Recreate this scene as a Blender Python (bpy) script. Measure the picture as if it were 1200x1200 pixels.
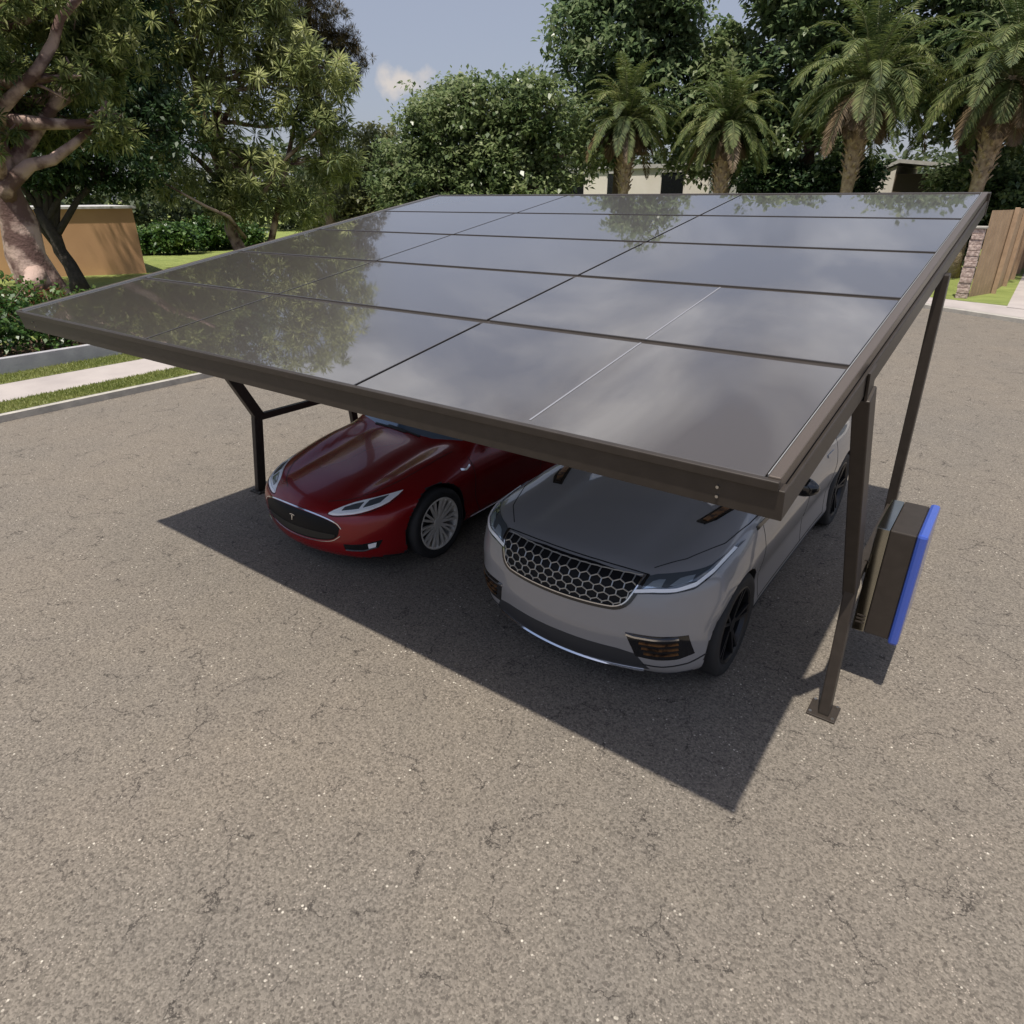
import bpy, bmesh, math, random
import numpy as np
from mathutils import Vector, Matrix
for _o in list(bpy.data.objects): bpy.data.objects.remove(_o)
C = bpy.context.scene.collection
S = bpy.context.scene
# ---------------------------------------------------------------- camera
cam = bpy.data.cameras.new("camera"); co = bpy.data.objects.new("camera", cam); C.objects.link(co)
cam.sensor_width = 36; cam.lens = 783.02/1200*36; cam.clip_end = 3000; cam.clip_start = .05
rt, up, fw = Vector((.80189576,.5974495,-.00415713)), Vector((-.25302178,.34589219,.90351457)), Vector((-.54124225,.72347266,-.42853721))
M = Matrix((rt, up, -fw)).transposed().to_4x4(); M.translation = (7.4949,-2.4169,3.4898)
co.matrix_world = M; S.camera = co
# ---------------------------------------------------------------- sky
SUN = Vector((.051,-.321,1)).normalized()
w = bpy.data.worlds.new("World"); S.world = w; w.use_nodes = True
nt = w.node_tree; nt.nodes.clear()
def N(nt, t, **k):
    n = nt.nodes.new(t)
    for a, v in k.items(): setattr(n, a, v)
    return n
out = N(nt,'ShaderNodeOutputWorld'); bg = N(nt,'ShaderNodeBackground'); bg.inputs[1].default_value = .125
sky = N(nt,'ShaderNodeTexSky', sky_type='NISHITA', sun_disc=False, sun_elevation=math.asin(SUN.z), sun_rotation=math.atan2(SUN.x,SUN.y), air_density=1.0, dust_density=2.0, ozone_density=3.0)
tc = N(nt,'ShaderNodeTexCoord'); sx = N(nt,'ShaderNodeSeparateXYZ'); nt.links.new(tc.outputs['Generated'], sx.inputs[0])
def mth(nt, op, a, b=None, clamp=False):
    n = N(nt,'ShaderNodeMath', operation=op); n.use_clamp = clamp
    for i, v in enumerate((a, b)):
        if v is None: continue
        if isinstance(v,(int,float)): n.inputs[i].default_value = v
        else: nt.links.new(v, n.inputs[i])
    return n.outputs[0]
zz = mth(nt,'ADD', mth(nt,'MAXIMUM', sx.outputs[2], 0.0), .18)
cx = mth(nt,'DIVIDE', sx.outputs[0], zz); cy = mth(nt,'DIVIDE', sx.outputs[1], zz)
cb = N(nt,'ShaderNodeCombineXYZ'); nt.links.new(cx, cb.inputs[0]); nt.links.new(cy, cb.inputs[1]); cb.inputs[2].default_value = 3.1
n1 = N(nt,'ShaderNodeTexNoise'); n1.inputs['Scale'].default_value = 1.7; n1.inputs['Detail'].default_value = 7; n1.inputs['Roughness'].default_value = .55; n1.inputs['Distortion'].default_value = .4
nt.links.new(cb.outputs[0], n1.inputs[0])
r1 = N(nt,'ShaderNodeValToRGB'); r1.color_ramp.elements[0].position = .43; r1.color_ramp.elements[1].position = .60
nt.links.new(n1.outputs[0], r1.inputs[0])
n2 = N(nt,'ShaderNodeTexNoise'); n2.inputs['Scale'].default_value = 1.9; n2.inputs['Detail'].default_value = 6; n2.inputs['Distortion'].default_value = .6
nt.links.new(cb.outputs[0], n2.inputs[0])
r2 = N(nt,'ShaderNodeValToRGB'); r2.color_ramp.elements[0].position = .38; r2.color_ramp.elements[1].position = .64
r2.color_ramp.elements[0].color = (1.2,1.35,1.9,1); r2.color_ramp.elements[1].color = (9.6,9.5,9.6,1)
nt.links.new(n2.outputs[0], r2.inputs[0])
# the cover thins towards the horizon
el = N(nt,'ShaderNodeMapRange'); el.inputs[1].default_value = .28; el.inputs[2].default_value = .5; el.inputs[3].default_value = .0; el.inputs[4].default_value = .95
nt.links.new(sx.outputs[2], el.inputs[0])
sd_ = N(nt,'ShaderNodeMapRange'); sd_.inputs[1].default_value = -.35; sd_.inputs[2].default_value = .15; nt.links.new(sx.outputs[1], sd_.inputs[0])
fac = mth(nt,'MULTIPLY', mth(nt,'MULTIPLY', r1.outputs[0], el.outputs[0], True), sd_.outputs[0], True)
haze = N(nt,'ShaderNodeMix', data_type='RGBA'); hf = N(nt,'ShaderNodeMapRange'); hf.inputs[1].default_value = .25; hf.inputs[2].default_value = .6; hf.inputs[3].default_value = .7; hf.inputs[4].default_value = .12; nt.links.new(sx.outputs[2], hf.inputs[0]); nt.links.new(hf.outputs[0], haze.inputs[0])
nt.links.new(sky.outputs[0], haze.inputs[6]); haze.inputs[7].default_value = (2.75,2.82,3.35,1)
mx = N(nt,'ShaderNodeMix', data_type='RGBA'); nt.links.new(fac, mx.inputs[0]); nt.links.new(haze.outputs[2], mx.inputs[6]); nt.links.new(r2.outputs[0], mx.inputs[7])
# one small bright cumulus low over the trees
dr = N(nt,'ShaderNodeVectorMath', operation='DISTANCE'); mp = N(nt,'ShaderNodeMapping'); mp.inputs['Scale'].default_value = (1,1,2.0)
nt.links.new(tc.outputs['Generated'], mp.inputs[0]); nt.links.new(mp.outputs[0], dr.inputs[0])
cd = Vector((-.694,.708,.1300)); dr.inputs[1].default_value = (cd.x,cd.y,cd.z*2)
nd = N(nt,'ShaderNodeTexNoise'); nd.inputs['Scale'].default_value = 26; nd.inputs['Detail'].default_value = 5; nt.links.new(tc.outputs['Generated'], nd.inputs[0])
ds = mth(nt,'ADD', dr.outputs['Value'], mth(nt,'MULTIPLY', mth(nt,'SUBTRACT', nd.outputs[0], .5), .13))
pf = N(nt,'ShaderNodeMapRange'); pf.inputs[1].default_value = .034; pf.inputs[2].default_value = .006; pf.inputs[3].default_value = 0; pf.inputs[4].default_value = .75; nt.links.new(ds, pf.inputs[0])
mx2 = N(nt,'ShaderNodeMix', data_type='RGBA'); nt.links.new(pf.outputs[0], mx2.inputs[0]); nt.links.new(mx.outputs[2], mx2.inputs[6]); mx2.inputs[7].default_value = (5.3,4.75,4.25,1)
nt.links.new(mx2.outputs[2], bg.inputs[0]); nt.links.new(bg.outputs[0], out.inputs[0])
sl = bpy.data.lights.new("sun",'SUN'); sl.energy = 4.6; sl.angle = math.radians(.9); sl.color = (1,.945,.85)
so = bpy.data.objects.new("sun", sl); C.objects.link(so); so.rotation_euler = SUN.to_track_quat('Z','Y').to_euler(); so.location = (0,0,30)
S.view_settings.view_transform = 'Standard'; S.view_settings.look = 'None'; S.view_settings.exposure = .20; S.view_settings.gamma = 1
S.render.engine = 'CYCLES'; S.cycles.max_bounces = 7; S.cycles.transparent_max_bounces = 8
rng = np.random.default_rng(7); random.seed(7)
# ---------------------------------------------------------------- helpers
def tag(o, label=None, cat=None, group=None, kind=None):
    if label: o['label'] = label
    if cat: o['category'] = cat
    if group: o['group'] = group
    if kind: o['kind'] = kind
    return o
def empty(name, label, cat, loc=(0,0,0), group=None):
    o = bpy.data.objects.new(name, None); C.objects.link(o); o.location = loc; o.empty_display_size = .3
    return tag(o, label, cat, group)
def link(me, name, parent=None, mats=(), smooth=False):
    for m in (mats if isinstance(mats,(list,tuple)) else [mats]): me.materials.append(m)
    if smooth: me.polygons.foreach_set('use_smooth', [True]*len(me.polygons))
    o = bpy.data.objects.new(name, me); C.objects.link(o)
    if parent:
        o.parent = parent
        q = parent; off = Vector((0,0,0))
        while q: off += q.location; q = q.parent
        o.location = -off
    return o
def mesh(name, V, F, mats, parent=None, smooth=False, fm=None):
    me = bpy.data.meshes.new(name); me.from_pydata([tuple(map(float,v)) for v in V], [], [tuple(map(int,f)) for f in F])
    if fm is not None: me.polygons.foreach_set('material_index', list(fm))
    o = link(me, name, parent, mats, smooth); me.update(); return o
def quads(name, V, mats, parent=None, fm=None):
    """V: (n,4,3) loose quads"""
    n = len(V); me = bpy.data.meshes.new(name)
    me.vertices.add(4*n); me.vertices.foreach_set('co', V.reshape(-1).astype(np.float32))
    me.loops.add(4*n); me.loops.foreach_set('vertex_index', np.arange(4*n,dtype=np.int32))
    me.polygons.add(n); me.polygons.foreach_set('loop_start', np.arange(0,4*n,4,dtype=np.int32)); me.polygons.foreach_set('loop_total', np.full(n,4,dtype=np.int32))
    if fm is not None: me.polygons.foreach_set('material_index', fm.astype(np.int32))
    me.update(calc_edges=True); return link(me, name, parent, mats)
class MB:
    def __init__(s): s.V=[]; s.F=[]
    def add(s, V, F):
        n=len(s.V); s.V+= [tuple(v) for v in V]; s.F += [tuple(i+n for i in f) for f in F]; return s
    def hexa(s, P): # 8 pts bottom ring then top ring
        return s.add(P, [(3,2,1,0),(4,5,6,7),(0,1,5,4),(1,2,6,5),(2,3,7,6),(3,0,4,7)])
    def box(s, a, b):
        x0,y0,z0=a; x1,y1,z1=b
        return s.hexa([(x0,y0,z0),(x1,y0,z0),(x1,y1,z0),(x0,y1,z0),(x0,y0,z1),(x1,y0,z1),(x1,y1,z1),(x0,y1,z1)])
    def bar(s, p, q, wx, wy, upv=(1,0,0)):
        p=Vector(p); q=Vector(q); d=(q-p).normalized(); a=(Vector(upv)-d*d.dot(Vector(upv))).normalized(); b=d.cross(a)
        r=lambda c:[c-a*wx/2-b*wy/2, c+a*wx/2-b*wy/2, c+a*wx/2+b*wy/2, c-a*wx/2+b*wy/2]
        return s.hexa(r(p)+r(q))
    def tube(s, pts, rad, n=10, cap=True):
        pts=[Vector(p) for p in pts]; m=len(pts); base=len(s.V); u=None
        for i,p in enumerate(pts):
            d=(pts[min(i+1,m-1)]-pts[max(i-1,0)]).normalized()
            if u is None: u=d.orthogonal().normalized()
            u=(u-d*d.dot(u)).normalized(); v=d.cross(u)
            for k in range(n):
                a=2*math.pi*k/n; s.V.append(tuple(p+(u*math.cos(a)+v*math.sin(a))*rad[i]))
        for i in range(m-1):
            for k in range(n):
                a=base+i*n+k; b=base+i*n+(k+1)%n; s.F.append((a,b,b+n,a+n))
        if cap: s.F.append(tuple(base+k for k in range(n))[::-1]); s.F.append(tuple(base+(m-1)*n+k for k in range(n)))
        return s
    def cyl(s, c, ax, r, h, n=20):
        c=Vector(c); ax=Vector(ax).normalized(); return s.tube([c-ax*h/2, c+ax*h/2],[r,r],n)
    def build(s, name, mats, parent=None, smooth=False, bevel=0):
        o=mesh(name, s.V, s.F, mats, parent, smooth)
        if bevel:
            b=o.modifiers.new('b','BEVEL'); b.width=bevel; b.segments=2; b.limit_method='ANGLE'; b.angle_limit=.6
        return o
def mat(name, col=(.5,.5,.5), rough=.5, metal=0, coat=0, coat_rough=.03, spec=.5, noise=None, bump=None):
    """noise=(scale, colour2, lo, hi)  bump=(scale,strength,distance)"""
    m=bpy.data.materials.new(name); m.use_nodes=True; t=m.node_tree; p=t.nodes['Principled BSDF']
    p.inputs['Base Color'].default_value=(*col,1); p.inputs['Roughness'].default_value=rough; p.inputs['Metallic'].default_value=metal
    p.inputs['Coat Weight'].default_value=coat; p.inputs['Coat Roughness'].default_value=coat_rough; p.inputs['Specular IOR Level'].default_value=spec
    g=N(t,'ShaderNodeNewGeometry')
    if noise:
        sc,c2,lo,hi=noise; n=N(t,'ShaderNodeTexNoise'); n.inputs['Scale'].default_value=sc; n.inputs['Detail'].default_value=6
        t.links.new(g.outputs['Position'],n.inputs[0]); r=N(t,'ShaderNodeValToRGB'); r.color_ramp.elements[0].position=lo; r.color_ramp.elements[1].position=hi
        r.color_ramp.elements[0].color=(*col,1); r.color_ramp.elements[1].color=(*c2,1); t.links.new(n.outputs[0],r.inputs[0]); t.links.new(r.outputs[0],p.inputs['Base Color'])
    if bump:
        n=N(t,'ShaderNodeTexNoise'); n.inputs['Scale'].default_value=bump[0]; n.inputs['Detail'].default_value=5; t.links.new(g.outputs['Position'],n.inputs[0])
        b=N(t,'ShaderNodeBump'); b.inputs['Strength'].default_value=bump[1]; b.inputs['Distance'].default_value=bump[2]; t.links.new(n.outputs[0],b.inputs['Height']); t.links.new(b.outputs[0],p.inputs['Normal'])
    return m
def leafmat(name, cols, trans=.35, rough=.45):
    m=bpy.data.materials.new(name); m.use_nodes=True; t=m.node_tree; p=t.nodes['Principled BSDF']; o=t.nodes['Material Output']
    g=N(t,'ShaderNodeNewGeometry'); n=N(t,'ShaderNodeTexNoise'); n.inputs['Scale'].default_value=.55; n.inputs['Detail'].default_value=3; t.links.new(g.outputs['Position'],n.inputs[0])
    f=mth(t,'ADD', mth(t,'MULTIPLY',g.outputs['Random Per Island'],.55), mth(t,'MULTIPLY',mth(t,'SUBTRACT',n.outputs[0],.35,),1.3), True)
    r=N(t,'ShaderNodeValToRGB'); e=r.color_ramp.elements; e[0].color=(*cols[0],1); e[1].color=(*cols[-1],1)
    for i,c in enumerate(cols[1:-1]): q=e.new((i+1)/(len(cols)-1)); q.color=(*c,1)
    t.links.new(f,r.inputs[0]); t.links.new(r.outputs[0],p.inputs['Base Color']); p.inputs['Roughness'].default_value=rough; p.inputs['Specular IOR Level'].default_value=.4
    tr=N(t,'ShaderNodeBsdfTranslucent'); t.links.new(r.outputs[0],tr.inputs[0]); mxs=N(t,'ShaderNodeMixShader'); mxs.inputs[0].default_value=trans
    t.links.new(p.outputs[0],mxs.inputs[1]); t.links.new(tr.outputs[0],mxs.inputs[2]); t.links.new(mxs.outputs[0],o.inputs[0]); return m
def srgb(r,g,b): return tuple(((c/255)/12.92 if c/255<=.04045 else ((c/255+.055)/1.055)**2.4) for c in (r,g,b))
def pchip(pts):
    xs=np.array([p[0] for p in pts],float); ys=np.array([p[1] for p in pts],float)
    h=np.diff(xs); d=np.diff(ys)/h; m=np.zeros(len(xs)); m[0]=d[0]; m[-1]=d[-1]
    for i in range(1,len(xs)-1):
        if d[i-1]*d[i]>0:
            w1=2*h[i]+h[i-1]; w2=h[i]+2*h[i-1]; m[i]=(w1+w2)/(w1/d[i-1]+w2/d[i])
    X=np.linspace(xs[0],xs[-1],1500); k=np.clip(np.searchsorted(xs,X)-1,0,len(h)-1)
    t=(X-xs[k])/h[k]
    Y=(2*t**3-3*t**2+1)*ys[k]+(t**3-2*t**2+t)*h[k]*m[k]+(-2*t**3+3*t**2)*ys[k+1]+(t**3-t**2)*h[k]*m[k+1]
    return lambda v: np.interp(v,X,Y)
def smax(a,b,k):
    h=np.clip(.5+.5*(a-b)/k,0,1); return b+(a-b)*h+k*h*(1-h)
def smin(a,b,k): return -smax(-a,-b,k)
def bump(v,c,w): return np.exp(-((v-c)/w)**2)
class CarShape:
    def grad(s,p,e=2e-3):
        g=np.zeros_like(p)
        for a in range(3):
            d=np.zeros(3); d[a]=e; g[:,a]=s.f(p+d)-s.f(p-d)
        return g/np.maximum(np.linalg.norm(g,axis=1,keepdims=True),1e-9)
    def cast(s,o,d,tmax,n=90,inside=False):
        sg=-1 if inside else 1
        t=np.zeros(len(o)); hi=np.full(len(o),np.nan); lo=np.zeros(len(o))
        done=np.zeros(len(o),bool)
        for k in range(1,n+1):
            tk=tmax*k/n; v=sg*s.f(o+d*tk)
            new=(~done)&(v<0); hi[new]=tk; lo[new]=tk-tmax/n; done|=new
        hi=np.where(done,hi,tmax); lo=np.where(done,lo,tmax)
        for _ in range(22):
            m=(lo+hi)/2; v=sg*s.f(o+d*m[:,None]); hi=np.where(v<0,m,hi); lo=np.where(v<0,lo,m)
        return o+d*hi[:,None],done
class Suv(CarShape):
    L=4.80; ax=(.88,3.84); R=.385; z0=.62; yc=(.95,3.95); trk=.97
    def __init__(s):
        s.T=pchip([(-.5,.96),(.05,.965),(.25,1.0),(.5,1.03),(.9,1.075),(1.35,1.12),(2,1.13),(3.5,1.14),(4.4,1.12),(5.3,1.06)])
        s.W=pchip([(-.5,.93),(.3,.95),(.9,.965),(1.5,.955),(3,.955),(3.8,.965),(4.5,.93),(5.3,.88)])
        s.Z=pchip([(-.5,-.09),(.2,-.05),(.32,-.01),(.42,-.02),(.55,-.028),(.7,-.005),(.78,0),(.9,-.02),(1.0,-.055),(1.15,-.13),(2,-.5)])
        s.F=pchip([(-.2,.5),(.18,.22),(.26,.10),(.34,.055),(.46,.025),(.6,.0),(.72,.0),(.84,.03),(.93,.075),(1.0,.2),(1.1,.6),(1.3,1.6)])
        s.B=pchip([(-.2,.5),(.25,.2),(.4,.05),(.7,.0),(.95,.08),(1.1,.12),(1.8,.3)])
        s.C=pchip([(-.5,-.3),(1.0,.9),(1.30,1.06),(1.7,1.31),(2.1,1.525),(2.4,1.61),(2.9,1.655),(3.6,1.63),(4.2,1.56),(4.45,1.50),(4.62,1.25),(4.75,.9),(5.5,-.5)])
        s.CW=pchip([(.6,.93),(1.05,.875),(1.15,.85),(1.4,.735),(1.55,.66),(1.65,.56),(2,.3)])
    def lower(s,p):
        x=np.abs(p[:,0]);y=p[:,1];z=p[:,2]
        side=x-(s.W(y)+s.Z(z))-.012*bump(y,.9,.5)-.012*bump(y,3.8,.5)
        top=z-(s.T(y)-.05*(x/.9)**2.2 +.022*bump(x,.70,.14)*np.clip(1-(y-1.3)/.5,0,1)-.012*bump(x,.48,.10)*np.clip(1-(y-1.3)/.3,0,1)*np.clip((y-.15)/.3,0,1))
        front=s.F(z)+.11*(x/.6)**2*(x<.6)+(.11+.367*(np.maximum(x,.6)-.6))*(x>=.6)+.22*np.clip((x-.62)/.33,0,1.2)**2.5-y
        rear=y-(s.L-s.B(z)-.12*(x/.8)**3)
        f=smax(side,top,.09); f=smax(f,front,.07); f=smax(f,rear,.12); return smax(f,.20-z,.05)
    def f(s,p):
        x=np.abs(p[:,0]);y=p[:,1];z=p[:,2]
        c=smax(x-s.CW(z),z-s.C(y)+.05*(x/.7)**2,.07)
        return smin(s.lower(p),smax(c,.6-z,.01),.025)
class Sedan(CarShape):
    L=4.97; ax=(.95,3.91); R=.36; z0=.50; yc=(.95,4.05); trk=.965
    def __init__(s):
        s.T=pchip([(-.5,.62),(.05,.655),(.2,.71),(.45,.775),(.9,.855),(1.3,.92),(1.6,.955),(2.2,.96),(3.2,.99),(4.2,1.05),(4.8,1.03),(5.4,.98)])
        s.W=pchip([(-.5,.90),(.3,.93),(.9,.972),(1.5,.955),(2.4,.95),(3.3,.965),(3.9,.982),(4.6,.93),(5.4,.85)])
        s.Z=pchip([(-.5,-.10),(.17,-.06),(.28,-.012),(.38,-.03),(.5,-.02),(.62,0),(.70,-.004),(.82,-.05),(.95,-.12),(1.4,-.4)])
        s.F=pchip([(-.2,.5),(.14,.17),(.20,.07),(.27,.03),(.38,.01),(.48,.0),(.57,.015),(.64,.06),(.70,.16),(.78,.42),(.9,.9),(1.3,2.5)])
        s.B=pchip([(-.2,.6),(.2,.25),(.4,.03),(.7,.0),(.95,.08),(1.05,.05),(1.8,.3)])
        s.C=pchip([(-.5,-.3),(1.1,.78),(1.45,.94),(1.8,1.12),(2.2,1.30),(2.5,1.39),(2.8,1.432),(3.2,1.425),(3.7,1.33),(4.2,1.19),(4.6,1.07),(5.0,.9),(5.6,.2)])
        s.CW=pchip([(.5,.92),(.88,.86),(.98,.82),(1.2,.70),(1.35,.59),(1.43,.48),(1.8,.2)])
    def lower(s,p):
        x=np.abs(p[:,0]);y=p[:,1];z=p[:,2]
        side=x-(s.W(y)+s.Z(z))
        fb=np.clip(1-np.abs(y-.95)/1.0,0,1)**.5
        top=z-(s.T(y)-.09*(x/.9)**2.5+.055*bump(x,.72,.17)*fb-.02*bump(x,.46,.13)*np.clip(1-(y-1.3)/.4,0,1)*np.clip((y-.1)/.3,0,1))
        front=s.F(z)+.13*(x/.6)**2*(x<.6)+(.13+.433*(np.maximum(x,.6)-.6))*(x>=.6)+.28*np.clip((x-.60)/.33,0,1.2)**2.2-y
        rear=y-(s.L-s.B(z)-.16*(x/.8)**3)
        f=smax(side,top,.10); f=smax(f,front,.08); f=smax(f,rear,.12); return smax(f,.15-z,.05)
    def f(s,p):
        x=np.abs(p[:,0]);y=p[:,1];z=p[:,2]
        c=smax(x-s.CW(z),z-s.C(y)+.05*(x/.7)**2,.07)
        return smin(s.lower(p),smax(c,.5-z,.01),.03)
GREY=dict(o=(5.23,1.13),s=(1.10,1.12,1.12)); RED=dict(o=(2.08,1.12),s=(1.09,1.09,1.08))
# ---------------------------------------------------------------- ground
def asphalt():
    m=bpy.data.materials.new('asphalt'); m.use_nodes=True; t=m.node_tree; p=t.nodes['Principled BSDF']; L=t.links
    g=N(t,'ShaderNodeNewGeometry'); pos=g.outputs['Position']
    def noise(s,d=5,r=.5):
        n=N(t,'ShaderNodeTexNoise'); n.inputs['Scale'].default_value=s; n.inputs['Detail'].default_value=d; n.inputs['Roughness'].default_value=r; L.new(pos,n.inputs[0]); return n.outputs[0]
    def ramp(f,a,b,ca,cb):
        r=N(t,'ShaderNodeValToRGB'); e=r.color_ramp.elements; e[0].position=a; e[1].position=b; e[0].color=(*ca,1); e[1].color=(*cb,1); L.new(f,r.inputs[0]); return r.outputs[0]
    def mix(f,a,b,mode='MIX'):
        n=N(t,'ShaderNodeMix',data_type='RGBA',blend_type=mode)
        for i,v in ((0,f),(6,a),(7,b)):
            if isinstance(v,(float,int)): n.inputs[i].default_value=v
            elif isinstance(v,tuple): n.inputs[i].default_value=(*v,1)
            else: L.new(v,n.inputs[i])
        return n.outputs[2]
    # fine stone matrix: two sizes of cells, each stone its own tone
    def cells(s, rnd=1.0):
        v=N(t,'ShaderNodeTexVoronoi'); v.inputs['Scale'].default_value=s; v.inputs['Randomness'].default_value=rnd; L.new(pos,v.inputs[0]); return v
    v1=cells(92); v2=cells(34); sp1=N(t,'ShaderNodeSeparateColor'); L.new(v1.outputs['Color'],sp1.inputs[0]); sp2=N(t,'ShaderNodeSeparateColor'); L.new(v2.outputs['Color'],sp2.inputs[0])
    gr_=mth(t,'ADD',mth(t,'MULTIPLY',sp1.outputs[0],.45),mth(t,'MULTIPLY',mth(t,'SUBTRACT',mth(t,'MULTIPLY',noise(38,6,.75),2.2),.6),.55),True)
    base=ramp(gr_,0.05,.95,(.058,.051,.043),(.252,.222,.186))
    cmask=ramp(noise(2.2,4,.6),.44,.62,(.15,.15,.15),(1,1,1))
    base=mix(ramp(noise(3.2,6,.65),.3,.72,(0,0,0),(1,1,1)),base,mix(1.0,base,(.92,.92,.94),'MULTIPLY'))
    base=mix(ramp(noise(.35,5,.6),.3,.7,(0,0,0),(1,1,1)),base,mix(1.0,base,(1.16,1.12,1.07),'MULTIPLY'))
    # pale chips, sparse
    chip=mth(t,'MULTIPLY', mth(t,'GREATER_THAN',sp2.outputs[1],.88), mth(t,'LESS_THAN',v2.outputs['Distance'],.25))
    base=mix(mth(t,'MULTIPLY',mth(t,'MULTIPLY',chip,.95),cmask),base,(.55,.50,.42))
    chip2=mth(t,'MULTIPLY', mth(t,'GREATER_THAN',sp1.outputs[1],.93), mth(t,'LESS_THAN',v1.outputs['Distance'],.42))
    base=mix(mth(t,'MULTIPLY',mth(t,'MULTIPLY',chip2,.7),cmask),base,(.42,.36,.30))
    # dark pits
    pit=mth(t,'MULTIPLY', mth(t,'GREATER_THAN',sp2.outputs[2],.9), mth(t,'LESS_THAN',v2.outputs['Distance'],.33))
    base=mix(mth(t,'MULTIPLY',pit,.55),base,(.06,.05,.042))
    # cracks: warped cell borders, broken up by a mask
    wn=N(t,'ShaderNodeTexNoise'); wn.inputs['Scale'].default_value=2.6; wn.inputs['Detail'].default_value=7; wn.inputs['Roughness'].default_value=.7; L.new(pos,wn.inputs[0])
    sc=N(t,'ShaderNodeVectorMath',operation='SCALE'); sc.inputs['Scale'].default_value=.40; L.new(wn.outputs['Color'],sc.inputs[0]); ad=N(t,'ShaderNodeVectorMath',operation='ADD'); L.new(pos,ad.inputs[0]); L.new(sc.outputs[0],ad.inputs[1])
    vc=N(t,'ShaderNodeTexVoronoi',feature='DISTANCE_TO_EDGE'); vc.inputs['Scale'].default_value=2.3; L.new(ad.outputs[0],vc.inputs[0])
    cr=mth(t,'LESS_THAN',vc.outputs['Distance'],mth(t,'MULTIPLY',noise(14,3),.017))
    cm=mth(t,'MULTIPLY',cr,ramp(noise(3.2,4,.6),.52,.56,(0,0,0),(1,1,1)))
    base=mix(mth(t,'MULTIPLY',cm,.8),base,(.035,.030,.026))
    L.new(base,p.inputs['Base Color']); p.inputs['Roughness'].default_value=.88; p.inputs['Specular IOR Level'].default_value=.25
    h=mth(t,'ADD', mth(t,'MULTIPLY',v1.outputs['Distance'],-.5), mth(t,'SUBTRACT', mth(t,'MULTIPLY',noise(40,3),.6), mth(t,'MULTIPLY',cm,1.6)))
    b=N(t,'ShaderNodeBump'); b.inputs['Strength'].default_value=.55; b.inputs['Distance'].default_value=.008; L.new(h,b.inputs['Height']); L.new(b.outputs[0],p.inputs['Normal'])
    return m
M_asph=asphalt()
M_conc=mat('kerb_concrete',(.42,.39,.34),.85,noise=(6,(.30,.28,.25),.35,.7),bump=(30,.3,.01))
M_path=mat('path_concrete',(.40,.355,.33),.8,noise=(1.3,(.33,.29,.275),.35,.7),bump=(40,.2,.006))
M_lawn=mat('lawn_grass',(.17,.21,.045),.9,noise=(1.6,(.27,.31,.08),.3,.75),bump=(60,1,.04))
M_verge=mat('verge_grass',(.15,.18,.05),.9,noise=(7,(.27,.27,.10),.35,.7),bump=(70,1,.04))
M_soil=mat('mulch_soil',(.11,.065,.04),.95,noise=(9,(.20,.13,.08),.35,.7),bump=(30,1,.05))
def sheet(name, pts, z, m, z0=None):
    n=len(pts)
    if z0 is None: return tag(mesh(name,[(x,y,z) for x,y in pts],[tuple(range(n))],m),kind='structure')
    V=[(x,y,z0) for x,y in pts]+[(x,y,z) for x,y in pts]
    o=mesh(name,V,[tuple(range(n,2*n))]+[(i,(i+1)%n,(i+1)%n+n,i+n) for i in range(n)],m)
    return tag(o,kind='structure')
sheet('road',[(-900,-900),(900,-900),(900,900),(-900,900)],0,M_asph)
def rect(x0,x1,y0,y1): return [(x0,y0),(x1,y0),(x1,y1),(x0,y1)]
Y0,Y1=-80,27.5
sheet('kerb',rect(-600,-6.1,Y0,600),.12,M_conc,-.05)
sheet('verge',rect(-7.03,-6.24,Y0,Y1),.126,M_verge)
sheet('footpath',rect(-8.51,-7.03,Y0,Y1),.124,M_path)
sheet('verge',rect(-9.39,-8.51,Y0,Y1),.128,M_verge)
sheet('lawn',rect(-600,-9.55,Y0,600),.13,M_lawn)
sheet('planting_bed',rect(-13.0,-9.55,-20,9),.136,M_soil)
E1=[(-6.1,28),(-1,26.6),(4.61,24.45),(7.5,22.75),(11,20.9),(16,19.6),(60,16)]
def offs(E,d):
    r=[]
    for i,(x,y) in enumerate(E):
        a=Vector(E[max(i-1,0)]); b=Vector(E[min(i+1,len(E)-1)]); t=(b-a).normalized(); r.append((x-t.y*d,y+t.x*d))
    r[0]=(-6.1,r[0][1]); return r
sheet('kerb',E1+[(60,600),(-6.098,600)],.12,M_conc,-.05)
Ea,Eb=offs(E1,.28),offs(E1,1.9)
for i in range(len(E1)-1): pass
sheet('footpath',Ea+Eb[::-1],.124,M_path)
Ec=offs(E1,1.9); k=[q for q in Ec if q[0]<6.6]
sheet('lawn',k+[(6.95,k[-1][1]-.55),(7.0,60),(7.0,600),(-6.09,600)],.128,M_lawn)
sheet('driveway',[(6.95,25.2),(9.3,24.2),(9.6,80),(7.0,80)],.134,M_path)
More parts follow.
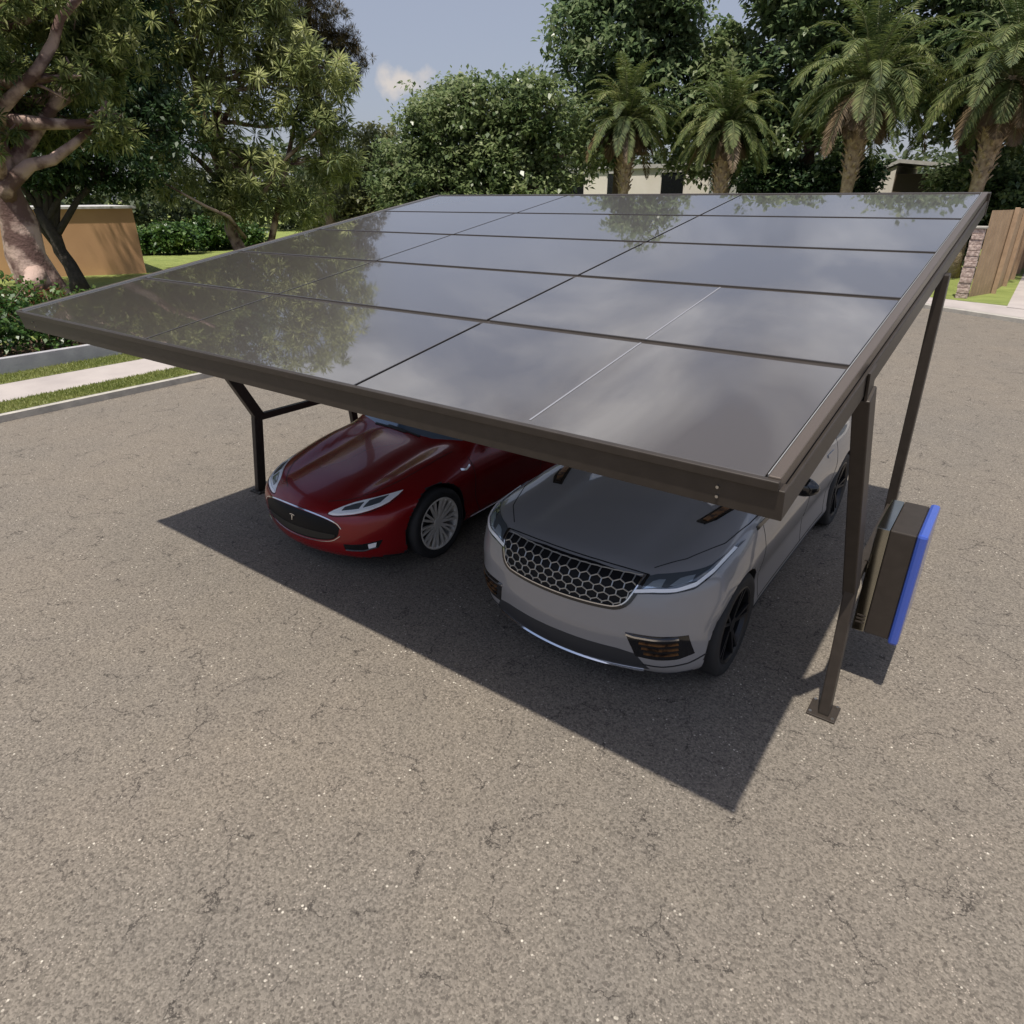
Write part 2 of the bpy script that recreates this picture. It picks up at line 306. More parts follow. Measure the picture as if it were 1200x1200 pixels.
# blades on the two verges beside the kerb
def blades(name,n,x0,x1,y0,y1,z,h,m):
    P=np.stack([rng.uniform(x0,x1,n),rng.uniform(y0,y1,n),np.full(n,z)],1); a=rng.uniform(0,6.28,n); w=.008*rng.uniform(.6,1.5,n)
    d=np.stack([np.cos(a),np.sin(a),0*a],1); H=h*rng.uniform(.4,1.2,n); ln=rng.normal(0,.4,(n,2))*H[:,None]
    t=P+np.concatenate([ln,H[:,None]],1); Q=np.stack([P-d*w[:,None],P+d*w[:,None],t+d*w[:,None]*.2,t-d*w[:,None]*.2],1)
    o=quads(name,Q,m); tag(o,'short yellow green grass blades on the verge beside the kerb','grass',kind='stuff')
M_blade=leafmat('grass_blade',[(.15,.19,.045),(.26,.29,.08),(.42,.40,.17)],.4)
blades('grass',26000,-7.02,-6.25,-1,12,.125,.045,M_blade); blades('grass',16000,-9.38,-8.52,-1,10,.127,.05,M_blade)
# low garden wall
wl=MB().box((-9.56,-20,.1),(-9.40,9.0,.45)).build('garden_wall',mat('wall_render',(.40,.39,.40),.85,noise=(3,(.30,.29,.31),.3,.7),bump=(25,.3,.01)),bevel=.01)
tag(wl,'low pale concrete garden wall behind the left footpath','wall')
# ---------------------------------------------------------------- carport
W,D,ZF,ZB=6.9,5.792,2.5376,3.4853
sl_=(ZB-ZF)/D; nrm=Vector((0,-sl_,1)).normalized()
def cp(x,y,dn=0):  # on the glass plane, dn along its normal
    return Vector((x,y,ZF+sl_*y))+nrm*dn
M_br=mat('bronze_frame',(.040,.032,.026),.45,.3,noise=(14,(.050,.040,.033),.3,.7))
M_br2=mat('bronze_rail',(.12,.095,.078),.36,.4)
M_steel=mat('bolt_steel',(.5,.48,.45),.3,1)
def panelmat():
    m=mat('solar_glass',(.060,.050,.041),.30,coat=1,coat_rough=.01,spec=.6)
    t=m.node_tree; p=t.nodes['Principled BSDF']; p.inputs['Coat IOR'].default_value=2.0
    g=N(t,'ShaderNodeNewGeometry'); n=N(t,'ShaderNodeTexNoise'); n.inputs['Scale'].default_value=1.1; n.inputs['Detail'].default_value=3; t.links.new(g.outputs['Position'],n.inputs[0])
    b=N(t,'ShaderNodeBump'); b.inputs['Strength'].default_value=.02; b.inputs['Distance'].default_value=.02; t.links.new(n.outputs[0],b.inputs['Height']); t.links.new(b.outputs[0],p.inputs['Coat Normal'])
    n2=N(t,'ShaderNodeTexNoise'); n2.inputs['Scale'].default_value=2.3; n2.inputs['Detail'].default_value=7; t.links.new(g.outputs['Position'],n2.inputs[0])
    r=N(t,'ShaderNodeMapRange'); r.inputs[1].default_value=.3; r.inputs[2].default_value=.8; r.inputs[3].default_value=.0; r.inputs[4].default_value=.035; t.links.new(n2.outputs[0],r.inputs[0]); t.links.new(r.outputs[0],p.inputs['Coat Roughness'])
    return m
M_pan=panelmat(); M_line=mat('cell_gap_line',(.22,.22,.24),.4); M_back=mat('panel_backsheet',(.15,.15,.155),.7,spec=.2); M_lip=mat('panel_lip',(.45,.44,.42),.3,.6)
cport=empty('carport','dark bronze carport roofed with glossy solar panels over the two parked cars','carport',(3.45,2.9,0))
def slab(mb,x0,x1,y0,y1,d0,d1):
    mb.hexa([cp(x0,y0,d0),cp(x1,y0,d0),cp(x1,y1,d0),cp(x0,y1,d0),cp(x0,y0,d1),cp(x1,y0,d1),cp(x1,y1,d1),cp(x0,y1,d1)])
pw,pd=W/3,D/5
for i in range(3):
    for j in range(5):
        b=MB(); slab(b,i*pw+.012+(.02 if i==0 else 0),(i+1)*pw-.012-(.02 if i==2 else 0),j*pd+(.032 if j else -.004),(j+1)*pd-(.032 if j<4 else .02),-.035,0)
        pn=b.build('solar_panel',[M_pan,M_back],cport,bevel=.003); pn.data.polygons[0].material_index=1
        if i==2 and j<2:
            b=MB(); x=(i+.5)*pw+.02; slab(b,x-.005,x+.005,j*pd+.03,(j+1)*pd-.03,.0005,.0018); b.build('centre_line',M_line,pn)
# rails under the joints
for j in range(1,5):
    b=MB(); slab(b,-.03,W+.02,j*pd-.045,j*pd+.045,-.085,-.012); b.build('purlin',M_br,cport)
b=MB()
for j in (1,2): slab(b,j*pw-.02,j*pw+.02,.05,D-.05,-.075,-.038)
b.build('rafter',M_br,cport)
# sides: trim on top, a groove, a deep beam
for x0,sg in ((W,1),(0,-1)):
    b=MB(); xa,xb=sorted((x0-sg*.018,x0+sg*.03)); slab(b,xa,xb,-.012,D+.01,-.05,.012); b.build('edge_trim',M_br2,cport,bevel=.005)
    b=MB(); xa,xb=sorted((x0-sg*.0225,x0-sg*.0185)); slab(b,xa,xb,.0,D,-.03,.011); b.build('panel_lip',M_lip,cport)
    b=MB(); xa,xb=sorted((x0-sg*.03,x0+sg*.045)); slab(b,xa,xb,.045,D+.01,-.19,-.062); xc,xd=sorted((x0-sg*.055,x0-sg*.0305)); slab(b,xc,xd,.045,D,-.15,-.037); b.build('side_beam',M_br,cport,bevel=.006)
b=MB(); slab(b,-.06,W+.052,-.020,.042,-.168,-.037); slab(b,-.05,W+.03,-.034,-.007,-.036,.004)
b.build('front_beam',M_br,cport,bevel=.004)
b=MB(); slab(b,-.06,W+.052,D-.02,D+.04,-.19,.006); b.build('rear_beam',M_br,cport,bevel=.004)
for x in (.22,W-.20):
    for z in (2.412,2.455):
        MB().cyl((x,.5*(2.5376-z)*.33-.022,z),(0,1,0),.0065,.016,12).build('bolt',M_steel,cport)
for x,s in ((7.035,1),(.04,-1)):
    kx=x-.02*s
    b=MB(); b.bar((x+.01*s,2.06,0.01),(kx-.01*s,2.17,1.06),.075,.12); b.build('front_post',M_br,cport,bevel=.008)
    b=MB(); b.bar((kx-.01*s,2.19,.985),(x-.10*s,1.36,2.565),.085,.13); b.build('front_arm',M_br,cport,bevel=.008)
    b=MB(); xa,xb=sorted((x-.088*s,x-.074*s)); b.hexa([(xa,1.32,2.50),(xb,1.32,2.50),(xb,1.45,2.50),(xa,1.45,2.50),(xa,1.24,2.69),(xb,1.24,2.69),(xb,1.38,2.71),(xa,1.38,2.71)]); b.build('arm_bracket',M_br,cport,bevel=.003)
    yr=3.99 if s>0 else 3.72
    b=MB(); b.bar((x-.06*s,yr,0.01),(x-.095*s,yr-.29,2.95),.075,.10); b.build('rear_post',M_br,cport,bevel=.008)
    b=MB(); b.bar((kx-.02*s,2.2,.98),(kx-.045*s,yr-.14,.98),.06,.085); b.build('side_rail',M_br,cport,bevel=.004)
    for y in (2.06,yr):
        b=MB(); b.box((x-.10,y-.10,.002),(x+.10,y+.10,.016))
        bp_=b.build('base_plate',M_br,cport,bevel=.003)
        for dx in (-.078,.078):
            for dy in (-.078,.078): MB().cyl((x+dx,y+dy,.022),(0,0,1),.012,.016,6).build('anchor_bolt',M_steel,bp_)
# equipment cabinet on the right-hand rail
M_mir=mat('polished_steel',(.42,.40,.33),.10,1,noise=(5,(.36,.35,.30),.3,.7)); M_blue=mat('blue_plastic',srgb(58,82,165),.28,coat=.6)
cab=empty('power_cabinet','blue fronted battery cabinet hung on the outer side of the right carport post','electrical cabinet',(7.18,2.8,.5))
MB().box((7.035,2.50,.50),(7.12,3.10,1.36)).build('mounting_case',M_mir,cab,bevel=.006)
MB().box((7.122,2.495,.505),(7.285,3.105,1.362)).build('housing',M_br,cab,bevel=.008)
MB().box((7.287,2.475,.475),(7.355,3.125,1.385)).build('front_cover',M_blue,cab,bevel=.022)
for y in (2.62,2.90): MB().box((7.0,y,.93),(7.034,y+.08,1.03)).build('bracket',M_br,cab)
b=MB()
for z in (.57,.60,.63): b.box((7.05,2.497,z),(7.11,2.4995,z+.012))
b.build('vent',M_br,cab)
# ---------------------------------------------------------------- cars
def resamp(P,n):
    P=np.array(P,float)
    if len(P)==1: return np.repeat(P,n,0)
    d=np.r_[0,np.cumsum(np.linalg.norm(np.diff(P,axis=0),axis=1))]; t=np.linspace(0,d[-1],n)
    return np.stack([np.interp(t,d,P[:,k]) for k in range(2)],1)
def smoothpl(P,it=2):
    P=np.array(P,float)
    for _ in range(it):
        Q=[P[0]]
        for a,b in zip(P[:-1],P[1:]): Q+= [a*.75+b*.25,a*.25+b*.75]
        Q.append(P[-1]); P=np.array(Q)
    return P
class Car:
    def __init__(s,shape,pl,name,label,group=None):
        s.h=shape; s.o=np.array([*pl['o'],0.]); s.s=np.array(pl['s']); s.root=empty(name,label,'car',(pl['o'][0],pl['o'][1]+shape.ax[0],0),group)
    def tw(s,V): return np.asarray(V)*s.s+s.o
    def mk(s,name,V,F,m,parent=None,smooth=True,fm=None): return mesh(name,s.tw(V),F,m,parent or s.root,smooth,fm)
    def mb(s,b,name,m,parent=None,smooth=False,bevel=0): b.V=[tuple(v) for v in s.tw(np.array(b.V))]; return b.build(name,m,parent or s.root,smooth,bevel)
    def view(s,P,v):
        P=np.asarray(P,float); n=len(P); z=np.zeros(n)
        if v=='f': return np.stack([P[:,0],z-1,P[:,1]],1),np.tile([0,1.,0],(n,1)),3.0
        if v=='r': return np.stack([P[:,0],z+6,P[:,1]],1),np.tile([0,-1.,0],(n,1)),3.0
        if v=='t': return np.stack([P[:,0],P[:,1],z+2.2],1),np.tile([0,0,-1.],(n,1)),2.2
        if v=='R': return np.stack([z+1.5,P[:,0],P[:,1]],1),np.tile([-1.,0,0],(n,1)),1.5
        if v=='L': return np.stack([z-1.5,P[:,0],P[:,1]],1),np.tile([1.,0,0],(n,1)),1.5
    def proj(s,P,v,f=None):
        o,d,t=s.view(P,v); q,ok=s.h.cast(o,d,t,70); return q,s.h.grad(q)
    def patch(s,name,A,B,v,m,nu=30,nv=6,off=.003,th=.008,parent=None):
        A=resamp(A,nu);B=resamp(B,nu); t=np.linspace(0,1,nv)[:,None,None]; G=(A[None]*(1-t)+B[None]*t).reshape(-1,2)
        q,g=s.proj(G,v); top=q+g*off; bot=q+g*(off-th); K=nu*nv; V=np.concatenate([top,bot]); F=[]
        for j in range(nv-1):
            for i in range(nu-1):
                a=j*nu+i; F.append((a,a+1,a+nu+1,a+nu)); F.append((K+a,K+a+nu,K+a+nu+1,K+a+1))
        rim=[i for i in range(nu)]+[j*nu+nu-1 for j in range(1,nv)]+[(nv-1)*nu+i for i in range(nu-2,-1,-1)]+[j*nu for j in range(nv-2,0,-1)]
        for a,b in zip(rim,rim[1:]+rim[:1]): F.append((a,K+a,K+b,b))
        me=s.mk(name,V,F,m,parent); bm=bmesh.new(); bm.from_mesh(me.data); bmesh.ops.recalc_face_normals(bm,faces=bm.faces); bm.to_mesh(me.data); bm.free()
        e=me.modifiers.new('e','EDGE_SPLIT'); e.split_angle=.7
        return me
    def ribbon(s,name,P,v,m,wd=.006,n=50,off=.0015,th=.004,parent=None,close=False):
        P=resamp(P,n); T=np.gradient(P,axis=0); T/=np.linalg.norm(T,axis=1,keepdims=True)+1e-9; Nn=np.stack([-T[:,1],T[:,0]],1)*(wd/2)
        return s.patch(name,P-Nn,P+Nn,v,m,n,2,off,th,parent)
    def body(s,m,mdark,m_lining):
        h=s.h; nt_=220; y1,y2=h.yc; tt=np.linspace(0,2*np.pi,nt_,endpoint=False)
        tt=tt+.10*np.sin(2*tt)  # a little denser to the sides
        O=[];Dn=[]; nc=64
        for ph in np.linspace(0,np.pi/2,nc,endpoint=False)[1:][::-1]:
            O.append(np.tile([0,y1,h.z0],(nt_,1))); Dn.append(np.stack([np.cos(tt)*np.cos(ph),0*tt-np.sin(ph),np.sin(tt)*np.cos(ph)],1))
        fr=[o for o in O]; 
        for y in np.linspace(y1,y2,110): O.append(np.tile([0,y,h.z0],(nt_,1))); Dn.append(np.stack([np.cos(tt),0*tt,np.sin(tt)],1))
        for ph in np.linspace(0,np.pi/2,36,endpoint=False)[1:]:
            O.append(np.tile([0,y2,h.z0],(nt_,1))); Dn.append(np.stack([np.cos(tt)*np.cos(ph),0*tt+np.sin(ph),np.sin(tt)*np.cos(ph)],1))
        # order front cap from pole outwards
        rings=len(O); O=np.concatenate(O);Dn=np.concatenate(Dn)
        # front cap listed pole-first
        q,_=h.cast(O,Dn,2.6,80,inside=True)
        pole,_=h.cast(np.array([[0,y1,h.z0],[0,y2,h.z0]]),np.array([[0,-1.,0],[0,1.,0]]),2.6,80,inside=True)
        V=np.concatenate([q,pole]); F=[]
        for r in range(rings-1):
            for k in range(nt_):
                a=r*nt_+k;b=r*nt_+(k+1)%nt_; F.append((a,a+nt_,b+nt_,b))
        for k in range(nt_):
            F.append((rings*nt_,k,(k+1)%nt_)); F.append((rings*nt_+1,(rings-1)*nt_+(k+1)%nt_,(rings-1)*nt_+k))
        ob=s.mk('body',V,F,[m,mdark],None)
        bm=bmesh.new(); bm.from_mesh(ob.data); bmesh.ops.recalc_face_normals(bm,faces=bm.faces); bm.to_mesh(ob.data); bm.free()
        cut=[]
        for a in h.ax:
            for sg in (-1,1):
                c=MB(); c.cyl((sg*.95,a,h.R*.97),(1,0,0),h.R+.045,.62,72); cm=s.mb(c,'cutter',[mdark]); cut.append(cm)
                md=ob.modifiers.new('w','BOOLEAN'); md.operation='DIFFERENCE'; md.solver='EXACT'; md.object=cm
        bpy.context.view_layer.update(); dg=bpy.context.evaluated_depsgraph_get(); me=bpy.data.meshes.new_from_object(ob.evaluated_get(dg)); old=ob.data; ob.modifiers.clear(); ob.data=me
        for c in cut: bpy.data.objects.remove(c)
        me.materials.clear(); me.materials.append(m); me.materials.append(mdark)
        nP=len(me.polygons); ce=np.zeros(nP*3); me.polygons.foreach_get('center',ce); ce=(ce.reshape(-1,3)+np.array(ob.matrix_world.translation) - s.o)/s.s
        idx=np.zeros(nP,np.int32)
        for a in h.ax:
            rr=np.hypot(ce[:,1]-a,ce[:,2]-h.R*.97); idx|=((rr<h.R+.042)&(np.abs(ce[:,0])<.93)&(np.abs(ce[:,0])>.6)).astype(np.int32)
            idx|=((np.abs(rr-h.R-.045)<.004)).astype(np.int32)
        idx|=(ce[:,2]<.205).astype(np.int32)
        me.polygons.foreach_set('material_index',idx); me.polygons.foreach_set('use_smooth',[True]*nP)
        e=ob.modifiers.new('e','EDGE_SPLIT'); e.split_angle=.75
        return ob
    def wheel(s,x,y,R,rr,wd,spokes,m_tyre,m_rim,m_dark,double=True,lab=None):
        sg=1 if x>0 else -1
        def lathe(prof,n=64):
            V=[];F=[];k=len(prof)
            for i in range(n):
                a=2*math.pi*i/n
                for (xx,r) in prof: V.append((x+sg*xx,y+r*math.cos(a),R+r*math.sin(a)))
            for i in range(n):
                for j in range(k-1):
                    a=i*k+j;b=((i+1)%n)*k+j; F.append((a,b,b+1,a+1) if sg>0 else (a,a+1,b+1,b))
            return V,F
        h=wd/2
        V,F=lathe([(-h+.01,rr),(-h,rr+.03),(-h+.005,R-.02),(-h+.03,R-.002),(h-.03,R-.002),(h-.008,R-.02),(h,R-.05),(h-.002,rr+.035),(h-.012,rr)])
        disc=MB(); disc.cyl((x-sg*.02,y,R),(1,0,0),rr*.62,.02,40); wh=s.mb(disc,'wheel',m_dark,None,True)
        V2,F2=V,F; s.mk('tyre',V2,F2,m_tyre,wh)
        V,F=lathe([(-h+.02,rr+.002),(-h+.03,rr-.02),(h-.05,rr-.03),(h-.018,rr-.022),(h-.008,rr-.008),(h-.012,rr+.003)])
        b=MB(); b.V=list(V); b.F=list(F)
        for i in range(spokes):
            a0=2*math.pi*i/spokes
            for da in ((-.13,.13) if double else (0,)):
                c0=Vector((x+sg*(h-.045),y+.05*math.cos(a0+da*.5),R+.05*math.sin(a0+da*.5))); c1=Vector((x+sg*(h-.022),y+(rr-.015)*math.cos(a0+da),R+(rr-.015)*math.sin(a0+da)))
                b.bar(c0,c1,.022,.022 if double else .03,(1,0,0))
        b.cyl((x+sg*(h-.045),y,R),(1,0,0),.055,.03,24)
        s.mb(b,'rim',m_rim,wh,False)
        return wh
def fl(P): return [(-x,z) for x,z in P]
M_glassd=mat('window_glass',(.012,.014,.016),.03,coat=1,spec=.8)
M_black=mat('gloss_black',(.010,.010,.011),.12,coat=.5)
M_mblk=mat('matt_black',(.016,.016,.018),.55)
M_seam=mat('panel_gap',(.008,.008,.009),.8)
M_chrome=mat('chrome',(.72,.72,.74),.12,1)
M_tyre=mat('tyre_rubber',(.018,.018,.019),.75)
M_lamp=mat('lamp_reflector',(.97,.98,1.0),.3,.0,coat=1)
M_lampw=mat('lamp_strip',(.95,.96,.98),.2,coat=1)
M_lens=mat('lamp_lens_dark',(.10,.12,.14),.06,.3,coat=1)
M_unit=mat('lamp_projector',(.42,.50,.58),.12,.5,coat=1)
M_bronze=mat('copper_trim',(.34,.17,.07),.32,.75,noise=(22,(.05,.03,.02),.45,.62))
M_tail=mat('tail_lamp',(.25,.01,.01),.15,coat=1)
def paint(name,col,metal,rough,flake=0):
    m=mat(name,col,rough,metal,coat=1,coat_rough=.02); return m
M_gp=paint('grey_paint',(.285,.28,.285),.0,.34); M_rp=paint('red_paint',(.235,.004,.007),.2,.26)
M_srim=mat('silver_rim',(.80,.77,.72),.3,.35); M_brim=mat('black_rim',(.022,.022,.024),.3,.5)

M_rp.node_tree.nodes['Principled BSDF'].inputs['Coat Weight'].default_value=.45
# --- grey suv
g=Car(Suv(),GREY,'suv','grey sport utility vehicle with honeycomb grille parked under the right side of the carport')
g.body(M_gp,M_mblk,M_mblk)
for x in (-.855,.855):
    for a in g.h.ax: g.wheel(x,a,.385,.285,.235,5,M_tyre,M_brim,M_mblk)
gt=[(-.535,.955),(-.2,.972),(.2,.972),(.535,.955)]; gb=[(-.455,.775),(-.15,.768),(.15,.768),(.455,.775)]
gr=g.patch('grille',gb,gt,'f',mat('grille_black',(.008,.008,.009),.6,spec=.2),60,14,.001,.02)
b_out=[(-.56,.965)]+[(-.475,.762)]+[(-.15,.753),(.15,.753),(.475,.762),(.56,.965)]
g.ribbon('grille_surround',smoothpl([(-.555,.966),(-.542,.90),(-.478,.762),(-.3,.752),(0,.75),(.3,.752),(.478,.762),(.542,.90),(.555,.966)],2),'f',M_black,.020,120,.006,.012,gr)
g.ribbon('grille_rim',smoothpl([(-.535,.962),(-.522,.90),(-.462,.775),(-.3,.766),(0,.764),(.3,.766),(.462,.775),(.522,.90),(.535,.962)],2),'f',M_chrome,.007,120,.012,.012,gr)
# honeycomb bars
def honey():
    b=MB(); hs=.043; rows=6; P2=[];segs=set()
    ins=lambda u,v: (.775<v<.962) and abs(u)<(.455+(v-.775)/.18*.075)
    for r in range(-1,7):
        for c in range(-10,11):
            cx_=c*hs*1.732+(r%2)*hs*.866; cz_=.775+r*hs*.99
            pts=[(round(cx_+hs*math.sin(k*math.pi/3),4),round(cz_+hs*.66*math.cos(k*math.pi/3),4)) for k in range(6)]
            for a,bb in zip(pts,pts[1:]+pts[:1]):
                cl=lambda q:(lambda v:(round(max(-(.455+(v-.775)/.18*.075),min(.455+(v-.775)/.18*.075,q[0])),4),v))(round(max(.777,min(.961,q[1])),4))
                a2,b2=cl(a),cl(bb)
                if (ins(*a) or ins(*bb)) and math.hypot(a2[0]-b2[0],a2[1]-b2[1])>.004: segs.add(tuple(sorted((a2,b2))))
    segs=sorted(segs); A=np.array([s_[0] for s_ in segs]);B=np.array([s_[1] for s_ in segs])
    qa,ga=g.proj(A,'f');qb,gb_=g.proj(B,'f')
    for i in range(len(segs)):
        p=Vector(qa[i]+ga[i]*.006);q=Vector(qb[i]+gb_[i]*.006); d=(q-p)*.04
        b.bar(p-d,q+d,.0065,.0065,(0,1,0))
    g.mb(b,'honeycomb_mesh',mat('mesh_silver',(.42,.42,.41),.3,.5),gr)
honey()
for sg,v in ((1,None),(-1,None)):
    m_=lambda P:[(sg*x,z) for x,z in P]
    # headlight: top view outline keeps the swept tail; (x, z) from the front
    hl=g.patch('headlight',m_([(.50,.872),(.60,.892),(.72,.905),(.82,.925),(.868,.965),(.893,1.003)]),m_([(.545,.958),(.60,.972),(.70,.984),(.79,.990),(.845,.995),(.889,1.012)]),'f',M_lens,40,10,.003,.02)
    g.patch('lamp_unit',m_([(.56,.905),(.62,.918),(.66,.926)]),m_([(.60,.945),(.63,.955),(.665,.958)]),'f',M_unit,10,6,.008,.01,hl)
    g.patch('lamp_unit',m_([(.70,.935),(.75,.94),(.80,.952)]),m_([(.735,.965),(.765,.972),(.80,.974)]),'f',M_unit,10,6,.008,.01,hl)
    g.ribbon('running_light',m_([(.515,.885),(.62,.903),(.74,.915),(.825,.937),(.872,.975),(.890,1.005)]),'f',M_lampw,.019,60,.010,.01,hl)
    g.ribbon('lamp_edge',m_([(.50,.868),(.60,.886),(.72,.898),(.828,.918),(.880,.965),(.901,1.006)]),'f',M_black,.010,60,.005,.01,hl)
    # bumper side intake
    it=g.patch('air_intake',m_([(.56,.405),(.68,.395),(.80,.40),(.875,.43)]),m_([(.50,.60),(.62,.60),(.76,.603),(.845,.60)]),'f',M_black,26,10,.002,.02)
    g.ribbon('intake_trim',m_([(.505,.588),(.55,.578),(.68,.576),(.80,.582)]),'f',M_chrome,.014,30,.010,.01,it)
    for z in (.535,.49,.445): g.ribbon('intake_blade',m_([(.585+(.535-z)*.3,z),(.70,z-.004),(.80,z+.006)]),'f',M_bronze,.013,24,.010,.012,it)
    g.ribbon('wing_edge',m_([(.60,.335),(.72,.33),(.85,.35),(.92,.39)]),'f',M_mblk,.008,24,.004,.008)
    # bonnet vents
    vt=g.patch('bonnet_vent',m_([(.565,.93),(.60,1.05),(.655,1.25),(.665,1.34)]),m_([(.635,.91),(.685,1.0),(.735,1.2),(.740,1.36)]),'t',M_black,24,8,.004,.012)
    g.patch('vent_inlay',m_([(.60,.965),(.63,1.06),(.675,1.25),(.683,1.31)]),m_([(.635,.955),(.672,1.04),(.712,1.22),(.718,1.33)]),'t',M_bronze,20,6,.009,.01,vt)
    # side: outlines in (y, z)
    V='R' if sg>0 else 'L'
    g.ribbon('fender_vent',[(1.20,1.000),(1.45,.988),(1.85,.966),(2.18,.948)],V,M_black,.026,40,.006,.014)
    g.ribbon('bonnet_seam',m_([(.56,.30),(.70,.47),(.83,.80),(.868,1.15),(.875,1.45)]),'t',M_seam,.006,60,.0012,.004)
    for P in ([(1.33,.98),(1.36,.55),(1.40,.36)],[(2.52,1.03),(2.54,.5),(2.53,.34)],[(3.48,1.03),(3.40,.72),(3.30,.52),(3.27,.34)]): g.ribbon('door_seam',smoothpl(P),V,M_seam,.006,50,.0012,.004)
    g.ribbon('sill_seam',[(1.40,.345),(3.27,.345)],V,M_seam,.006,30,.0012,.004)
    g.patch('sill_trim',[(1.36,.215),(3.36,.215)],[(1.36,.30),(3.36,.30)],V,M_mblk,40,4,.004,.01)
    g.ribbon('door_handle',[(2.26,.935),(2.46,.937)],V,M_gp,.026,14,.008,.012); g.ribbon('door_handle',[(3.14,.945),(3.34,.947)],V,M_gp,.026,14,.008,.012)
    g.patch('side_window',smoothpl([(1.62,1.125),(2.2,1.128),(2.85,1.135)],1),smoothpl([(1.68,1.17),(2.05,1.40),(2.45,1.515),(2.85,1.545)],2),V,M_glassd,40,12,.003,.01)
    g.patch('side_window',[(2.93,1.137),(3.5,1.145),(4.05,1.165)],smoothpl([(2.93,1.547),(3.4,1.53),(3.9,1.475),(4.15,1.40)],1),V,M_glassd,40,12,.003,.01)
    g.ribbon('window_trim',[(1.6,1.112),(2.85,1.12),(4.3,1.148)],V,M_black,.018,50,.005,.01)
    # mirror
    ms=MB(); ms.bar((sg*.86,1.80,1.09),(sg*.965,1.80,1.115),.05,.03,(0,1,0)); mo=g.mb(ms,'mirror',M_black,None,False,.01)
    bm=bmesh.new(); bmesh.ops.create_icosphere(bm,subdivisions=3,radius=1)
    for v_ in bm.verts:
        c=v_.co; v_.co=Vector((sg*1.045+c.x*.115,1.79+c.y*(.07 if c.y<0 else .035),1.15+c.z*.078*(1-.15*c.x*sg)))
    g.mk('mirror_shell',[v_.co[:] for v_ in bm.verts],[[v_.index for v_ in f.verts] for f in bm.faces],M_black,mo); bm.free()
    g.patch('tail_lamp',m_([(.35,.98),(.80,.96)]),m_([(.35,1.03),(.80,1.04)]),'r',M_tail,16,4,.004,.01)
    g.patch('wiper',[(sg*.05-.3,1.42),(sg*.05+.1,1.36)],[(sg*.05-.3,1.445),(sg*.05+.1,1.38)],'t',M_mblk,10,3,.01,.01)
g.patch('windshield',[(-.74,1.47),(-.4,1.41),(0,1.39),(.4,1.41),(.74,1.47)],[(-.60,2.13),(-.3,2.10),(0,2.09),(.3,2.10),(.60,2.13)],'t',M_glassd,40,14,.003,.01)
g.patch('rear_window',[(-.6,1.2),(.6,1.2)],[(-.52,1.44),(.52,1.44)],'r',M_glassd,24,8,.003,.01)
g.patch('sunroof',[(-.48,2.35),(.48,2.35)],[(-.48,3.75),(.48,3.75)],'t',M_glassd,16,20,.003,.01)
g.patch('lower_grille',[(-.64,.29),(-.3,.268),(0,.262),(.3,.268),(.64,.29)],[(-.56,.425),(-.45,.445),(0,.45),(.45,.445),(.56,.425)],'f',mat('grille_charcoal',(.035,.037,.042),.5),40,6,.002,.012)
g.ribbon('skid_trim',[(-.60,.262),(-.3,.245),(0,.240),(.3,.245),(.60,.262)],'f',M_chrome,.022,60,.014,.02)
g.ribbon('bonnet_seam',smoothpl([(-.56,.966),(-.3,.978),(0,.981),(.3,.978),(.56,.966)],1),'f',M_seam,.003,60,.0012,.004)
g.patch('bumper_lip',[(-.80,.215),(0,.205),(.80,.215)],[(-.86,.262),(-.62,.235),(0,.222),(.62,.235),(.86,.262)],'f',M_mblk,40,4,.004,.012)

# --- red sedan
r=Car(Sedan(),RED,'sedan','glossy dark red sedan parked under the left side of the carport')
r.body(M_rp,M_mblk,M_mblk)
for x in (-.865,.865):
    for a in r.h.ax: r.wheel(x,a,.355,.262,.225,10,M_tyre,M_srim,M_mblk,True)
mb_=smoothpl([(-.53,.51),(-.51,.43),(-.42,.375),(-.2,.352),(0,.348),(.2,.352),(.42,.375),(.51,.43),(.53,.51)],2)
mt_=smoothpl([(-.53,.52),(-.48,.565),(-.3,.600),(0,.612),(.3,.600),(.48,.565),(.53,.52)],2)
ng=r.patch('nose_grille',mb_,mt_,'f',mat('nose_black',(.007,.007,.008),.5,spec=.2),70,14,.002,.02)
r.ribbon('chrome_rim',np.concatenate([smoothpl([(-.55,.515),(-.50,.572),(-.3,.607),(0,.619),(.3,.607),(.50,.572),(.55,.515)],2)]),'f',M_chrome,.008,100,.008,.01,ng)
r.ribbon('lower_rim',smoothpl([(-.53,.44),(-.43,.362),(-.2,.338),(0,.334),(.2,.338),(.43,.362),(.53,.44)],2),'f',M_chrome,.006,100,.006,.01,ng)
r.patch('intake_mesh',smoothpl([(-.48,.425),(-.40,.385),(0,.362),(.40,.385),(.48,.425)],2),[(-.48,.45),(0,.45),(.48,.45)],'f',mat('intake_dark',(.018,.018,.016),.5),50,5,.006,.01,ng)
r.ribbon('emblem',smoothpl([(-.034,.545),(0,.551),(.034,.545)],1),'f',M_chrome,.007,16,.010,.008,ng); r.patch('emblem',[(-.009,.541),(.009,.541)],[(-.003,.495),(.003,.495)],'f',M_chrome,4,6,.010,.008,ng)
